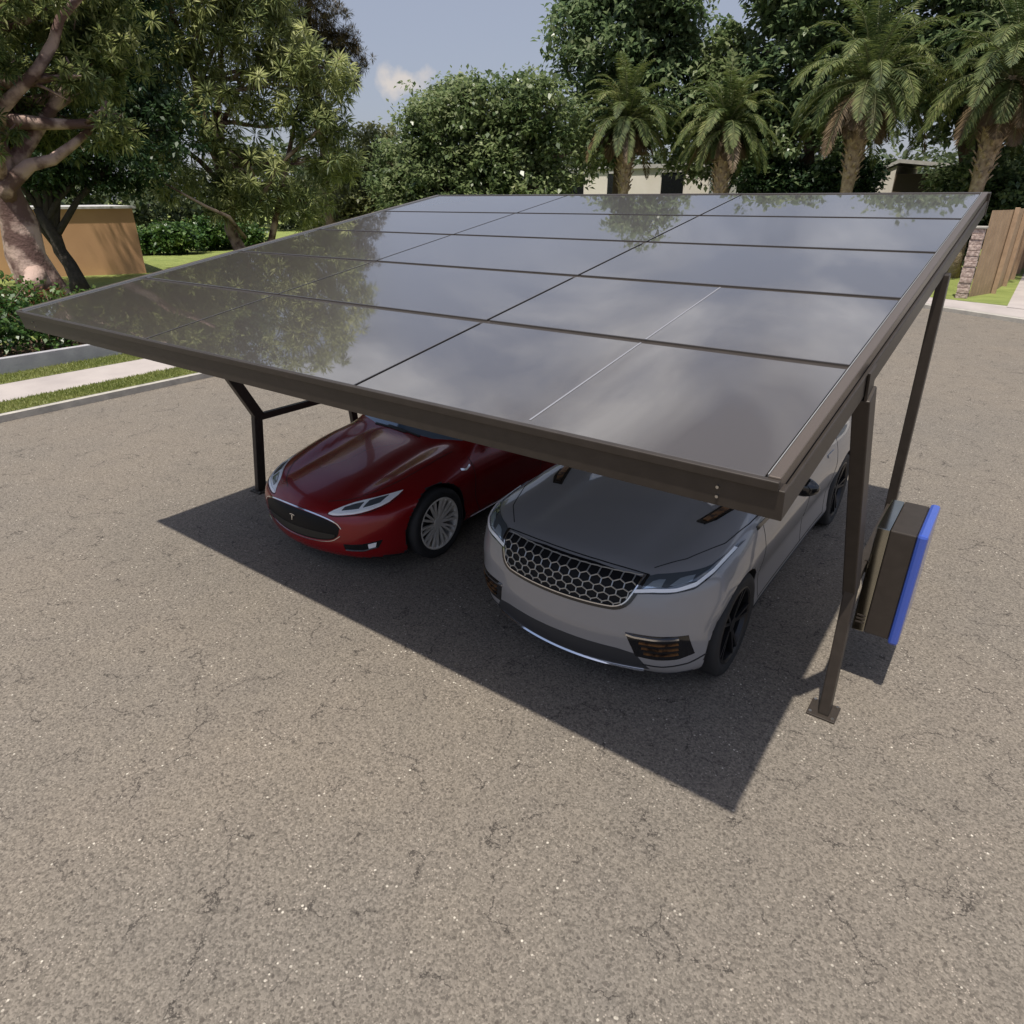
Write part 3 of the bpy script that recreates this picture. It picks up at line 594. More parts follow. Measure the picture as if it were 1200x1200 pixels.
for sg in (1,-1):
    m_=lambda P:[(sg*x,z) for x,z in P]; V='R' if sg>0 else 'L'
    hl=r.patch('headlight',smoothpl(m_([(.395,.622),(.46,.618),(.60,.640),(.70,.662),(.79,.700),(.797,.742)]),1),smoothpl(m_([(.395,.634),(.44,.662),(.52,.700),(.62,.728),(.72,.750),(.790,.765)]),1),'f',M_lamp,44,10,.003,.02)
    r.ribbon('running_light',m_([(.41,.632),(.50,.637),(.62,.658),(.72,.684),(.785,.722)]),'f',M_lampw,.010,40,.009,.01,hl)
    r.patch('lamp_unit',m_([(.50,.655),(.58,.668),(.63,.678)]),m_([(.50,.675),(.57,.700),(.62,.712)]),'f',M_lens,12,5,.008,.01,hl)
    r.patch('lamp_unit',m_([(.655,.685),(.70,.697),(.74,.712)]),m_([(.65,.722),(.69,.735),(.74,.746)]),'f',M_lens,12,6,.008,.01,hl)
    r.ribbon('lamp_seam',smoothpl(m_([(.385,.622),(.45,.609),(.60,.630),(.71,.652),(.803,.695),(.810,.75)]),1),'f',M_seam,.005,50,.003,.006,hl)
    fg=r.patch('fog_recess',m_([(.55,.285),(.70,.287),(.79,.315)]),m_([(.54,.355),(.70,.368),(.82,.392)]),'f',M_black,26,8,.002,.02)
    r.ribbon('fog_trim',m_([(.55,.292),(.70,.296),(.78,.322)]),'f',M_chrome,.006,26,.007,.01,fg)
    r.patch('fog_lamp',m_([(.735,.318),(.775,.330)]),m_([(.735,.362),(.785,.375)]),'f',M_lamp,8,6,.008,.01,fg)
    r.ribbon('bonnet_seam',smoothpl(m_([(.30,.20),(.50,.33),(.66,.60),(.735,1.0),(.755,1.40)]),1),'t',M_seam,.006,60,.0012,.004)
    r.ribbon('side_marker',[(1.33,.785),(1.40,.765),(1.47,.79)],V,M_chrome,.018,10,.004,.008)
    for P in ([(1.50,.86),(1.52,.5),(1.58,.24)],[(2.70,.92),(2.73,.5),(2.70,.24)],[(3.62,.94),(3.50,.62),(3.36,.42),(3.33,.24)]): r.ribbon('door_seam',smoothpl(P),V,M_seam,.006,50,.0012,.004)
    r.ribbon('sill_trim',[(1.45,.215),(3.40,.215)],V,M_chrome,.018,40,.006,.01)
    r.ribbon('door_handle',[(2.44,.80),(2.62,.805)],V,M_chrome,.022,12,.006,.01); r.ribbon('door_handle',[(3.32,.82),(3.50,.825)],V,M_chrome,.022,12,.006,.01)
    r.patch('side_window',[(1.80,.965),(2.70,.985)],smoothpl([(1.86,1.0),(2.2,1.19),(2.5,1.285),(2.70,1.315)],1),V,M_glassd,36,10,.003,.01)
    r.patch('side_window',[(2.76,.987),(3.3,1.0),(3.85,1.05)],smoothpl([(2.76,1.32),(3.2,1.31),(3.6,1.24),(3.95,1.13)],1),V,M_glassd,36,10,.003,.01)
    ms=MB(); ms.bar((sg*.84,1.98,.94),(sg*.93,1.98,.965),.05,.025,(0,1,0)); mo=r.mb(ms,'mirror',M_black,None,False,.01)
    bm=bmesh.new(); bmesh.ops.create_icosphere(bm,subdivisions=3,radius=1)
    for v_ in bm.verts:
        c=v_.co; v_.co=Vector((sg*1.0+c.x*.105,1.97+c.y*(.07 if c.y<0 else .03),1.0+c.z*.062))
    r.mk('mirror_shell',[v_.co[:] for v_ in bm.verts],[[v_.index for v_ in f.verts] for f in bm.faces],M_rp,mo); bm.free()
    r.patch('tail_lamp',m_([(.30,.80),(.80,.78)]),m_([(.30,.86),(.80,.90)]),'r',M_tail,16,4,.004,.01)
    r.patch('wiper',[(sg*.1-.35,1.50),(sg*.1+.15,1.46)],[(sg*.1-.35,1.522),(sg*.1+.15,1.475)],'t',M_mblk,10,3,.01,.01)
r.patch('windshield',[(-.72,1.60),(-.4,1.50),(0,1.47),(.4,1.50),(.72,1.60)],[(-.56,2.42),(-.3,2.39),(0,2.38),(.3,2.39),(.56,2.42)],'t',mat('sky_reflection_glass',(.10,.15,.22),.03,coat=1,spec=.9),40,16,.003,.01)  # pale blue of the windshield is reflected sky put into the base colour
r.patch('rear_window',[(-.50,3.42),(.50,3.42)],[(-.55,4.25),(.55,4.25)],'t',M_glassd,24,10,.003,.01)
r.patch('glass_roof',[(-.45,2.55),(.45,2.55)],[(-.45,3.30),(.45,3.30)],'t',M_glassd,16,12,.003,.01)
# ---------------------------------------------------------------- buildings and fence
M_orange=mat('ochre_render',(.58,.33,.17),.85,noise=(1.2,(.53,.295,.15),.3,.7),bump=(25,.2,.01))
M_beige=mat('beige_render',(.82,.76,.69),.85,noise=(1.0,(.74,.68,.60),.3,.7),bump=(20,.2,.01))
M_roof=mat('roof_metal',(.55,.53,.50),.5,noise=(4,(.46,.44,.42),.3,.7))
M_dark=mat('dark_opening',(.012,.013,.015),.15,coat=.5)
M_brown=mat('brown_cladding',(.14,.105,.075),.7)
h=empty('house','low ochre rendered house behind the slender dark trunk on the left lawn','house',(-32,12,.13))
MB().hexa([(-31.5,7.05,.1),(-27.3,14.5,.1),(-34.5,16.5,.1),(-37.4,9.4,.1),(-31.5,7.05,3.0),(-27.3,14.5,3.0),(-34.5,16.5,3.0),(-37.4,9.4,3.0)]).build('wall',M_orange,h)
MB().hexa([(-31.5,6.8,3.002),(-27.1,14.6,3.002),(-34.5,16.8,3.002),(-37.7,9.3,3.002),(-31.5,6.8,3.1),(-27.1,14.6,3.1),(-34.5,16.8,3.1),(-37.7,9.3,3.1)]).build('roof',M_roof,h)
b=MB().hexa([(-29.0,14.99,.9),(-30.6,15.44,.9),(-30.59,15.48,.9),(-28.99,15.03,.9),(-29.0,14.99,2.3),(-30.6,15.44,2.3),(-30.59,15.48,2.3),(-28.99,15.03,2.3)]); b.build('window',M_dark,h)
h=empty('house','pale beige house with tall dark openings behind the palm trunks','house',(-18,52,.13))
MB().box((-26,47,.1),(-12.3,58,5.2)).build('wall',M_beige,h)
MB().box((-26.1,46.85,5.202),(-12.2,58.1,5.45)).build('roof',M_roof,h)
for x0,x1 in ((-25.4,-22.4),(-20.3,-19.2),(-15.9,-14.2)):
    f=MB().box((x0,46.94,.5),(x1,46.995,4.9)).build('window',M_dark,h)
    MB().box((x0-.1,46.90,4.905),(x1+.1,46.99,5.05)).build('lintel',M_roof,f)
h=empty('house','small pale gabled house with brown side wall behind the right palms','house',(-.2,52,.13))
MB().add([(-1.95,48,.1),(-1.0,48,.1),(-1.0,48,5.0),(-1.95,48,4.6),(-1.95,56,.1),(-1.0,56,.1),(-1.0,56,5.0),(-1.95,56,4.6)],[(0,1,2,3),(4,7,6,5),(0,3,7,4),(1,5,6,2),(3,2,6,7)]).build('wall',M_beige,h)
MB().box((-.995,48.1,.1),(3.6,56,4.55)).build('side_wall',M_brown,h)
MB().hexa([(-2.4,47.9,4.5),(-.9,47.9,5.15),(-.9,56.4,5.15),(-2.4,56.4,4.5),(-2.4,47.9,4.68),(-.9,47.9,5.35),(-.9,56.4,5.35),(-2.4,56.4,4.68)]).build('roof',M_roof,h)
MB().hexa([(-.897,47.6,5.15),(3.9,47.6,4.6),(3.9,56.4,4.6),(-.897,56.4,5.15),(-.897,47.6,5.35),(3.9,47.6,4.8),(3.9,56.4,4.8),(-.897,56.4,5.35)]).build('roof',M_roof,h)
M_fence=mat('fence_timber',(.36,.25,.155),.8,noise=(2.5,(.28,.19,.115),.3,.72),bump=(18,.4,.01))
M_fpost=mat('fence_post_timber',(.40,.27,.17),.8,noise=(5,(.30,.20,.125),.3,.7))
fe=empty('fence','tall tan timber fence running back along the right driveway','fence',(6.4,32,.13))
FP=[(5.75,27.3),(6.30,28.9),(6.49,31.7),(6.62,34.6),(6.70,37.5),(6.74,40.4),(6.78,43.3),(6.8,46.2),(6.8,49.2)]
for i,(a,c) in enumerate(zip(FP[:-1],FP[1:])):
    b=MB(); n=14; A=Vector((*a,0));B_=Vector((*c,0))
    for k in range(n):
        p=A.lerp(B_,(k+.03)/n);q=A.lerp(B_,(k+.97)/n); dx=.012*(k%2)
        b.hexa([(p.x-dx-.02,p.y,.13),(q.x-dx-.02,q.y,.13),(q.x-dx-.045,q.y,.13),(p.x-dx-.045,p.y,.13),(p.x-dx-.02,p.y,2.95),(q.x-dx-.02,q.y,2.95),(q.x-dx-.045,q.y,2.95),(p.x-dx-.045,p.y,2.95)])
    b.build('fence_panel',M_fence,fe)
    if i: MB().box((a[0]-.03,a[1]-.09,.1),(a[0]+.12,a[1]+.09,3.02)).build('fence_post',M_fpost,fe,bevel=.01)
M_stone=mat('stone_cladding',(.48,.38,.33),.85,noise=(11,(.30,.22,.19),.42,.56),bump=(14,1,.03))
pl=empty('stone_pillar','pinkish rough stone pillar at the near end of the timber fence','pillar',(5.5,26.9,.13))
b=MB(); 
for k in range(13):
    z=.125+k*.175; e=.012*math.sin(k*2.4); b.box((5.33+e,26.72-e,z),(5.70+e*.5,27.1,z+.17))
b.build('shaft',M_stone,pl,bevel=.015); MB().box((5.29,26.68,2.402),(5.74,27.14,2.47)).build('cap',M_conc,pl,bevel=.01)
# ---------------------------------------------------------------- vegetation
def unit(v): return v/np.maximum(np.linalg.norm(v,axis=-1,keepdims=True),1e-9)
def leaf_quads(c, d, L, Wd, fold=.25, up=None):
    n=len(c); up=np.tile([0,0,1.],(n,1))+rng.normal(0,.34,(n,3)) if up is None else up
    s=unit(np.cross(d,up)); nn=np.cross(s,d); L=L[:,None]; Wd=Wd[:,None]
    p0=c; p1=c+d*L*.45+s*Wd+nn*Wd*fold; p2=c+d*L-np.array([0,0,1.])*L*.12; p3=c+d*L*.45-s*Wd+nn*Wd*fold
    return np.stack([p0,p1,p2,p3],1)
def crown(blobs, nclump, per, size, asp, crad, droop=.3, shell=.55, seed=1, flat=.8, rosette=False):
    global rng; rng=np.random.default_rng(seed)
    B=np.array([b[:3] for b in blobs],float); R_=np.array([b[3] for b in blobs]); wt=R_**2; k=rng.choice(len(B),nclump,p=wt/wt.sum())
    d=unit(rng.normal(0,1,(nclump,3))); rad=(shell+(1-shell)*rng.uniform(0,1,nclump)**.7)*(1+.16*rng.normal(0,1,nclump))
    cc=B[k]+d*(R_[k]*rad)[:,None]*np.array([1,1,flat])
    cc=cc[cc[:,2]>.45]; d=d[:len(cc)]
    m=len(cc); cs=crad*rng.uniform(.5,1.45,m)
    ci=np.repeat(np.arange(m),per); n=len(ci)
    if rosette:
        ld=unit(rng.normal(0,1,(n,3))+np.array([0,0,.35-droop])); p=cc[ci]+ld*(cs[ci]*.25)[:,None]
        L=size*rng.uniform(.6,1.25,n)
    else:
        off=rng.normal(0,.55,(n,3))*cs[ci][:,None]*np.array([1,1,.6]); p=cc[ci]+off
        ld=unit(off/cs[ci][:,None]*.8+rng.normal(0,.7,(n,3))+np.array([0,0,-droop])); L=size*rng.uniform(.55,1.3,n)
    return leaf_quads(p,ld,L,L*asp), cc
def branchy(b, base, top, r0, r1, blobs, seed, kink=.4, n=9, sub=5):
    rr=random.Random(seed); base=Vector(base);top=Vector(top); pts=[];rad=[]
    for i in range(n+1):
        t=i/n; p=base.lerp(top,t)+Vector((rr.uniform(-1,1),rr.uniform(-1,1),0))*kink*.3*(0 if i in (0,) else 1); pts.append(p); rad.append((r0*(1-t)+r1*t)*(1.5 if i==0 else 1.12 if i==1 else 1))
    b.tube(pts,rad,12)
    for bl in blobs:
        c=Vector(bl[:3]); R_=bl[3]; k=rr.randint(int(n*.55),n); s=pts[k]; rs=rad[k]*.62
        mid=s.lerp(c,.5)+Vector((rr.uniform(-1,1),rr.uniform(-1,1),rr.uniform(-.2,.9)))*R_*.22
        P=[s, s.lerp(mid,.5)+Vector((0,0,.1*R_)), mid, mid.lerp(c,.6)+Vector((rr.uniform(-.2,.2)*R_,0,.1*R_)), c]
        b.tube(P,[rs,rs*.8,rs*.6,rs*.42,rs*.28],8)
        for q in range(sub):
            dd=Vector((rr.gauss(0,1),rr.gauss(0,1),rr.gauss(.2,.7))).normalized()*R_*rr.uniform(.6,.95); s2=P[rr.choice((2,3,4))]
            e=c+dd; m2=s2.lerp(e,.5)+Vector((rr.uniform(-.2,.2),rr.uniform(-.2,.2),.15))*R_*.5
            b.tube([s2,m2,e],[rs*.32,rs*.18,rs*.05],6)
def tree(name,label,cat,base,trunk,blobs,cr,lm,bm_,group=None,extra=None):
    t=empty(name,label,cat,base,group); b=MB(); branchy(b,base,**trunk,blobs=blobs)
    if extra: extra(b)
    b.build('trunk',bm_,t,True); Q,_=crown(blobs,**cr); quads('crown',Q,lm,t); return t
G_euc=leafmat('gum_leaf',[(.045,.075,.036),(.12,.16,.06),(.28,.31,.11),(.56,.56,.27)],.5)
G_euc2=leafmat('silver_gum_leaf',[(.08,.12,.06),(.22,.26,.11),(.44,.47,.20),(.66,.66,.36)],.5)
G_dark=leafmat('dark_leaf',[(.016,.038,.018),(.036,.072,.030),(.085,.13,.05)],.35)
G_mid=leafmat('glossy_leaf',[(.05,.085,.038),(.13,.18,.075),(.24,.29,.13),(.46,.48,.29)],.5,.32)
G_mid2=leafmat('broad_leaf',[(.045,.082,.040),(.11,.165,.075),(.21,.27,.125),(.42,.45,.27)],.5,.32)
G_brn=leafmat('pine_needle',[(.030,.030,.014),(.075,.058,.022),(.15,.105,.04)],.25)
G_hedge=leafmat('hedge_leaf',[(.016,.045,.012),(.045,.10,.022),(.10,.17,.04),(.18,.22,.06)],.3,.35)
G_dist=leafmat('distant_leaf',[(.04,.065,.03),(.085,.11,.05),(.15,.17,.08)],.3)
B_gum=mat('gum_bark',(.42,.30,.25),.85,noise=(1.5,(.11,.06,.05),.44,.56),bump=(9,.8,.04))
B_dk=mat('dark_bark',(.035,.028,.024),.9,noise=(8,(.06,.048,.04),.3,.7),bump=(15,1,.03))
B_br=mat('brown_bark',(.10,.07,.05),.9,noise=(6,(.17,.12,.09),.3,.7),bump=(15,1,.03))
def T1x(b):
    b.tube([(-18.0,6.3,3.3),(-17.54,6.28,3.8),(-17.3,6.93,4.35),(-17.08,7.5,4.5),(-16.85,8.06,4.9),(-16.57,8.69,5.4),(-16.35,9.14,6.1)],[.30,.24,.19,.16,.13,.09,.05],10)
    b.tube([(-17.9,6.6,5.2),(-17.3,6.5,5.7),(-16.77,6.91,6.15),(-16.53,7.53,6.75),(-16.32,8.01,7.4),(-16.19,8.3,8.0),(-15.96,8.81,8.5),(-15.74,9.26,9.1)],[.24,.20,.15,.15,.14,.12,.10,.05],10)
    b.tube([(-17.7,6.5,1.5),(-16.9,5.9,1.0),(-15.9,5.2,.3)],[.36,.26,.18],10)
tree('gum_tree','big gum tree with peeling pink and cream trunk at the left edge','tree',(-17.7,6.5,.13),dict(top=(-18.4,6.2,8.0),r0=.60,r1=.34,seed=3,kink=.45),
 [(-18.5,8.2,8.6,1.7),(-17.4,9.8,8.9,1.6),(-18.4,7.2,6.6,1.4),(-18.2,9.4,6.9,1.5),(-18.4,8.4,5.3,1.0),(-18.8,7.0,5.4,1.0),(-17.4,9.9,7.6,1.3),(-19.4,5.6,9.6,2.2),(-20,3.8,7.5,2.0),(-17.9,8.6,10.4,1.8),(-16.6,6.2,6.9,1.0),(-16.2,5.6,8.2,1.3),(-15.6,7.4,8.7,1.0),(-15.9,8.3,6.6,.8),(-15.6,8.8,5.3,.8),(-16.4,6.0,5.2,.75)],dict(nclump=1150,per=40,size=.26,asp=.12,crad=.34,droop=.5,shell=.3,seed=11,rosette=True),G_euc,B_gum,extra=T1x)
tree('shade_tree','dark leafed tree with slender forked trunk before the ochre house','tree',(-22.6,9.5,.13),dict(top=(-23.2,9.1,3.1),r0=.26,r1=.20,seed=5,kink=.25,n=6),
 [(-24.4,8.2,5.7,2.1),(-22.2,10.0,5.4,2.0),(-22.9,10.9,7.2,2.5),(-25.5,8,7.9,2.4),(-21.4,11.4,4.7,1.6),(-23.5,9.6,4.8,1.7),(-24,11,9.5,2.6),(-21.2,13.2,6.2,1.8),(-22.5,12.8,8.6,2.2),(-22.0,13.0,11,2.2),(-24.5,9.5,11.5,2.2),(-23,12,13.5,2.4),(-25,10,14,2.2)],dict(nclump=1900,per=36,size=.22,asp=.26,crad=.38,droop=.2,shell=.3,seed=12),G_dark,B_dk)
def T3x(b):
    b.tube([(-25.2,18.8,1.6),(-24.4,17.6,2.6),(-24.3,16.4,3.1),(-24.6,14.9,4.0)],[.11,.09,.07,.03],8)
    b.tube([(-25.0,19.6,.1),(-24.6,20.6,3.0),(-24.0,21.4,5.8),(-23.5,22.0,8)],[.20,.15,.11,.05],8)
    b.tube([(-25.0,19.6,3.0),(-23.9,20.6,5.0),(-22.6,22.1,6.4),(-21.9,23.0,7.4)],[.13,.10,.07,.03],8)
tree('gum_tree','wide silvery gum tree with pale leaning branches beyond the left canopy edge','tree',(-26,19,.13),dict(top=(-26.6,18.6,8.5),r0=.30,r1=.18,seed=8,kink=.9),
 [(-26.7,16.3,9.3,2.0),(-25.6,18.3,10.1,2.0),(-24.1,20.4,10.2,1.9),(-22.8,22.1,6.5,1.5),(-22.0,23.0,9.0,1.1),(-22.4,22.7,5.0,1.3),(-23.7,21,7.9,2.0),(-25.5,18.4,7.1,2.1),(-27,15.8,6.3,1.8),(-26.7,16.4,4.4,1.5),(-24.7,19.6,4.3,1.9),(-23.3,21.5,3.1,1.3),(-22.6,22.6,7.9,1.3),(-27.2,15.4,7.7,1.8),(-25.4,18.3,11.8,2.2),(-24,20.8,12,2.0),(-27,16,11.6,2.2),(-25.3,18.4,3.3,1.3),(-23.3,21.5,9.4,1.5),(-26,17.5,13.9,2.4),(-24.4,20.6,14.2,2.2),(-25.5,19,16,2.2)],
 dict(nclump=1700,per=34,size=.50,asp=.075,crad=.38,droop=.25,shell=.6,seed=13,rosette=True),G_euc2,B_gum,extra=T3x)
tree('pine_tree','tall brown green pine with tufted limbs rising above the silvery gum','tree',(-34,31.5,.13),dict(top=(-33.4,31.2,14.5),r0=.32,r1=.15,seed=9,kink=.4),
 [(-33.7,29.3,13.4,1.9),(-32.4,30.9,13.9,1.9),(-33.4,29.7,11.2,1.8),(-31.9,31.5,12.0,1.3),(-30.9,32.7,11.3,.8),(-32.5,30.8,12.2,1.5),(-31.2,32.3,10.0,.6),(-31.3,32.3,12.2,.9),(-33.4,30,15.8,2.0),(-31.1,32.5,10.7,.5)],dict(nclump=1000,per=40,size=.34,asp=.05,crad=.36,droop=-.1,shell=.3,seed=14,rosette=True),G_brn,B_br)
MG='leafy trees standing behind the carport'
def bigtree(lab,base,top,r0,blobs,seed,ncl,size=.42,lm=None,asp=.34,crad=.52):
    return tree('leafy_tree',lab,'tree',base,dict(top=top,r0=r0,r1=r0*.6,seed=seed,kink=.4),blobs,dict(nclump=int(ncl*.72),per=30,size=size,asp=asp,crad=crad,droop=.05,shell=.72,seed=seed,flat=.9),lm or G_mid,B_br,MG)
bigtree('low bushy tree in the gap between the gum and the round leafy tree',(-33,36,.13),(-33,36,4),.25,[(-34.5,35.5,4.4,2.6),(-31.5,37,4.8,2.4),(-33,35,6.0,2.2),(-30,35.4,3.6,2.4),(-36.5,35,3.6,2.6),(-33,34,2.4,2.2),(-36,33.5,2,2),(-29.5,38,5.4,2.2)],21,900,.30,leafmat('olive_leaf',[(.06,.075,.03),(.16,.17,.07),(.30,.30,.14)],.5))
bigtree('round leafy tree topping out below the small cumulus',(-21,31,.13),(-21,31,5),.3,[(-21.5,30.5,6.7,2.5),(-19.2,31,5.9,2.5),(-23.2,30.5,5.2,2.2),(-20.6,30,4.0,2.4),(-17.6,31.5,5.4,2.2),(-22.5,29.5,3.2,2.0),(-18.4,30,3.2,2.0),(-24.7,30,3.6,1.9),(-20.8,31,8.2,1.3),(-16.4,31.2,7.4,1.8),(-17.8,30.9,8.2,1.3),(-24,29,1.9,1.6),(-20.3,29,2.0,1.8),(-25.5,30,5.0,1.6),(-22.9,30.8,7.6,1.4),(-16.0,31.0,3.8,2.0),(-14.6,32,5.4,1.7),(-15.2,31.4,7.4,1.7),(-19.5,30,7.9,1.6)],22,2300,.29)
bigtree('tall leafy tree with drooping branches behind the leftmost palm',(-15,39,.13),(-15,39,8),.4,[(-15.8,38.5,11.5,3.0),(-13.2,39,9.0,2.8),(-16.2,38.6,7.4,2.6),(-14.2,39,14.5,2.8),(-18.2,39,12.8,1.8),(-12.6,39.5,12.6,2.0),(-13.8,39.5,10.8,2.2)],23,1300,.36,G_mid2)
bigtree('pale leafed tree behind the second palm from the left',(-9,41,.13),(-9,41,6),.3,[(-9.2,40.5,8.2,2.5),(-10.8,41,6.2,2.2),(-7.4,41,6.6,2.4),(-9,40.6,10.3,1.7),(-11.0,41,10.6,1.2)],24,800,.33)
bigtree('dense broad tree filling the space between the middle palms',(-4,40,.13),(-4,40,8),.4,[(-5.3,39.5,9.4,2.7),(-2.6,40,8.4,2.8),(-4.2,39.5,12.5,2.9),(-6.6,40,13.2,2.2),(-1,40,11.5,2.8),(-4,39,5.5,2.5),(-6.9,40,6.0,2.0)],25,1300,.36,G_mid2)
bigtree('dense broad tree overhanging the two right palms',(3.2,41,.13),(3.2,41,8),.4,[(1.5,40.5,9.6,2.9),(4.4,41,9.0,2.9),(3.2,40.5,12.8,3.0),(6.5,41,12.0,2.8),(.5,41,13.8,2.6),(6.4,41,6.4,2.5),(1.6,40.5,7.9,2.2),(7.8,41,9,2.6)],26,1400,.36,G_mid2)
bigtree('leafy tree behind the timber fence at the right edge',(9.5,40,.13),(9.5,40,6),.35,[(9,40,6.8,2.6),(11.5,41,8.6,2.8),(10.5,40,11.5,2.8),(13.5,41,6,2.4)],27,700,.34)
# palms
def frondleaf(): 
    return leafmat('palm_leaf',[(.028,.050,.014),(.065,.095,.026),(.14,.17,.05),(.28,.28,.11)],.35,.65)
G_palm=frondleaf(); G_dead=leafmat('dead_frond',[(.07,.045,.022),(.14,.095,.05),(.22,.16,.09)],.2); B_palm=mat('palm_trunk',(.24,.17,.11),.9,noise=(5,(.44,.34,.23),.35,.65),bump=(12,1,.06)); B_rach=mat('frond_stem',(.12,.13,.05),.6)
def palm(label,x,y,h_,R_,seed,lean=0):
    global rng; rng=np.random.default_rng(seed); rr=random.Random(seed)
    t=empty('palm_tree',label,'palm',(x,y,.13),'palms along the back verge'); b=MB()
    P=[Vector((x+lean*(k/8)**2,y,.1+h_*k/8)) for k in range(9)]
    b.tube(P,[.32,.26,.24,.24,.28,.36,.44,.42,.28],14)
    for k in range(60):   # old leaf bases
        a=k*2.4; z=h_*(.52+.44*k/60); r=.28+.17*min(1,k/30); px=x+lean*(z/h_)**2
        b.bar((px+math.cos(a)*r*.8,y+math.sin(a)*r*.8,z),(px+math.cos(a)*(r+.16),y+math.sin(a)*(r+.16),z+.26),.11,.05,(math.sin(a),-math.cos(a),0))
    b.build('trunk',B_palm,t,True)
    top=Vector((x+lean,y,h_)); Q=[];D=[]; st=MB()
    nf=74
    for k in range(nf):
        u=k/nf; az=k*2.399+rr.uniform(-.2,.2); el=math.radians(86-122*u**.95+rr.uniform(-7,7)); L=R_*(1.15 if u<.72 else .66)*rr.uniform(.85,1.08); dead=u>.80
        d=Vector((math.cos(az)*math.cos(el),math.sin(az)*math.cos(el),math.sin(el))); p=top.copy(); pts=[p.copy()]; n=12
        for s_ in range(n):
            d=(d+Vector((0,0,-1))*(.08+.24*(s_/n)**1.2*(1.1-.3*dead))).normalized(); p=p+d*L/n; pts.append(p.copy())
        A=np.array(pts); T=unit(np.gradient(A,axis=0)); m=62; tt=np.linspace(.12,.995,m)*n; i0=np.minimum(tt.astype(int),n-1); fr=(tt-i0)[:,None]
        c=A[i0]*(1-fr)+A[i0+1]*fr; tg=unit(T[i0]*(1-fr)+T[i0+1]*fr); sd=unit(np.cross(tg,np.array([0,0,1.])+1e-3)); un=np.cross(sd,tg)
        ll=(.60*np.sin(np.pi*np.clip(np.linspace(.10,1.02,m),0,1))**.55*R_/4+.05)*rng.uniform(.85,1.1,m)
        for sg in (1,-1):
            ld=unit(sd*sg*.85+tg*.62+un*.22-np.array([0,0,.32])+rng.normal(0,.09,(m,3)))
            w_=np.full(m,.027); s2=unit(np.cross(ld,un))
            e=c+ld*ll[:,None]-np.array([0,0,1])*(ll**2*.25)[:,None]; mid=c+ld*(ll*.5)[:,None]
            q=np.stack([c,mid+s2*w_[:,None],e,mid-s2*w_[:,None]],1); Q.append(q); D.append(np.full(m,1 if dead or (u>.66 and rr.random()<.3) else 0))
        st.tube(pts[::2],[.035,.03,.025,.02,.014,.01,.005],5,False)
    quads('crown',np.concatenate(Q),[G_palm,G_dead],t,np.concatenate(D)); st.build('frond_stem',B_rach,t,True)
palm('leftmost palm, tan husk below a short dense crown',-12.0,34,6.9,3.2,41)
palm('smallest palm, second from the left in the row',-6.5,34,6.4,3.0,42)
palm('third palm from the left, upright fronds and brown hanging fronds',-.55,34,7.6,3.8,43,.15)
palm('rightmost palm, near the fence with wide drooping fronds',4.45,34,7.5,4.0,44,.35)
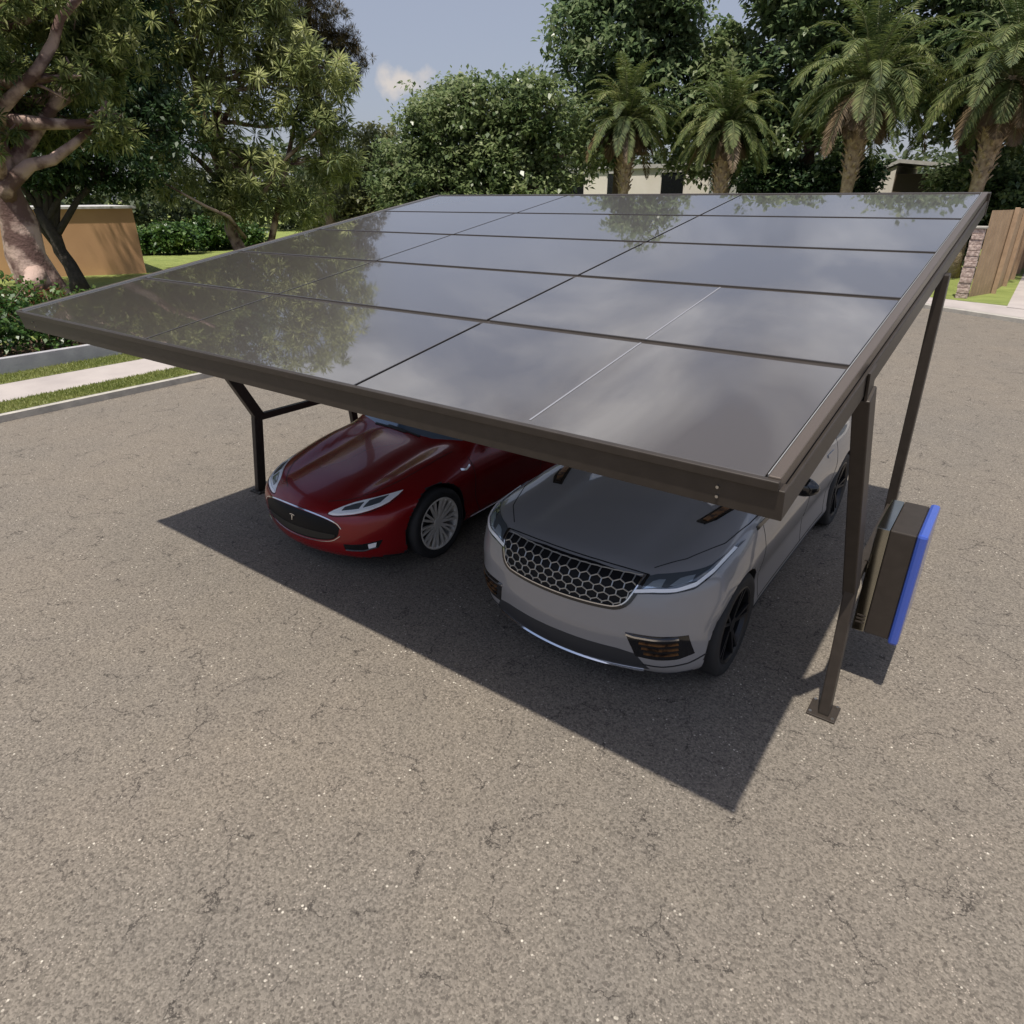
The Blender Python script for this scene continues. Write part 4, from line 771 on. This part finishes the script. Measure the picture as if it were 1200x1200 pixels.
# bushes
def bush(name,label,blobs,ncl,size,lm,asp=.3,seed=1,crad=.28,group=None,per=24,cat='bush'):
    b0=blobs[0]; t=empty(name,label,cat,(b0[0],b0[1],.13),group); rr=random.Random(seed); b=MB()
    for bl in blobs:
        for k in range(4):
            b.tube([(bl[0]+rr.uniform(-.2,.2),bl[1]+rr.uniform(-.2,.2),.1),(bl[0]+rr.uniform(-.4,.4)*bl[3],bl[1]+rr.uniform(-.4,.4)*bl[3],bl[2]*.7),(bl[0]+rr.uniform(-.8,.8)*bl[3],bl[1]+rr.uniform(-.8,.8)*bl[3],bl[2]+bl[3]*.5)],[.04,.025,.008],6)
    b.build('stem',B_br,t,True); Q,_=crown(blobs,ncl,per,size,asp,crad,.1,.4,seed); quads('foliage',Q,lm,t); return t
bush('hedge','dense dark green shrubbery behind the low garden wall',[(-10.6+.0*k,-3.0+k*1.1,.85+.15*math.sin(k*1.7),.85) for k in range(8)]+[(-11.9,-2+k*1.3,1.1+.2*math.sin(k*2.3),1.0) for k in range(6)],800,.12,G_hedge,.33,51,.20,cat='hedge')
bush('shrub','reddish brown shrub at the foot of the big gum tree',[(-14.6,4.4,.75,.7),(-14.9,5.6,.6,.6)],160,.16,leafmat('red_leaf',[(.06,.02,.012),(.16,.05,.03),(.20,.12,.05)],.3),.3,52,.2,cat='shrub')
bush('shrub','sparse young shrub with bare stems at the end of the hedge',[(-10.4,6.3,.55,.5),(-10.6,7.4,.5,.45)],110,.10,G_hedge,.3,53,.16,cat='shrub')
bush('shrub','bright green low shrub on the lawn right of the ochre house',[(-37.5,21.8,1.0,1.25),(-38.6,20.6,.9,1.0)],330,.26,G_hedge,.36,54,.32,cat='shrub')
bush('shrub','rounder low shrub on the lawn under the silvery gum',[(-39,25,1.1,1.4),(-40,26.8,1.0,1.3),(-38,27.4,.9,1.2)],420,.26,G_hedge,.36,55,.32,cat='shrub')
bush('hedge','tall dark hedge behind the palm trunks',[(-6.2+k*1.15,37.6+.3*math.sin(k),2.0+.3*math.sin(k*1.9),1.3) for k in range(6)]+[(-5.8+k*1.2,38,4.0+.3*math.sin(k*2.2),1.2) for k in range(5)],1000,.26,G_dark,.33,56,.38,cat='hedge')
bush('bush','glossy bush overhanging the top of the timber fence',[(3.4,37,3.9,1.0),(4.4,36.6,3.9,1.3),(6.0,36.2,3.6,1.3),(7.6,37.5,3.7,1.5),(9.4,39,3.6,1.5),(5.4,37,2.4,1.5),(4.0,36.6,1.9,1.2)],1000,.24,G_mid2,.36,57,.3)
# distant woods closing the view
BL=[]
rw=random.Random(5)
for k in range(70):
    a=math.radians(-132+k*2.5); d=92+rw.uniform(-8,8); BL.append((7.5+math.sin(a)*d,-2+math.cos(a)*d,4.0+rw.uniform(-1,1.5),5.2))
    BL.append((7.5+math.sin(a)*d,-2+math.cos(a)*d,1.5,4.5))
Q,_=crown(BL,7600,14,.75,.4,1.0,.2,.6,61)
tag(quads('far_woods',Q,G_dist),'distant belt of trees closing the view beyond the houses','woods',kind='stuff')
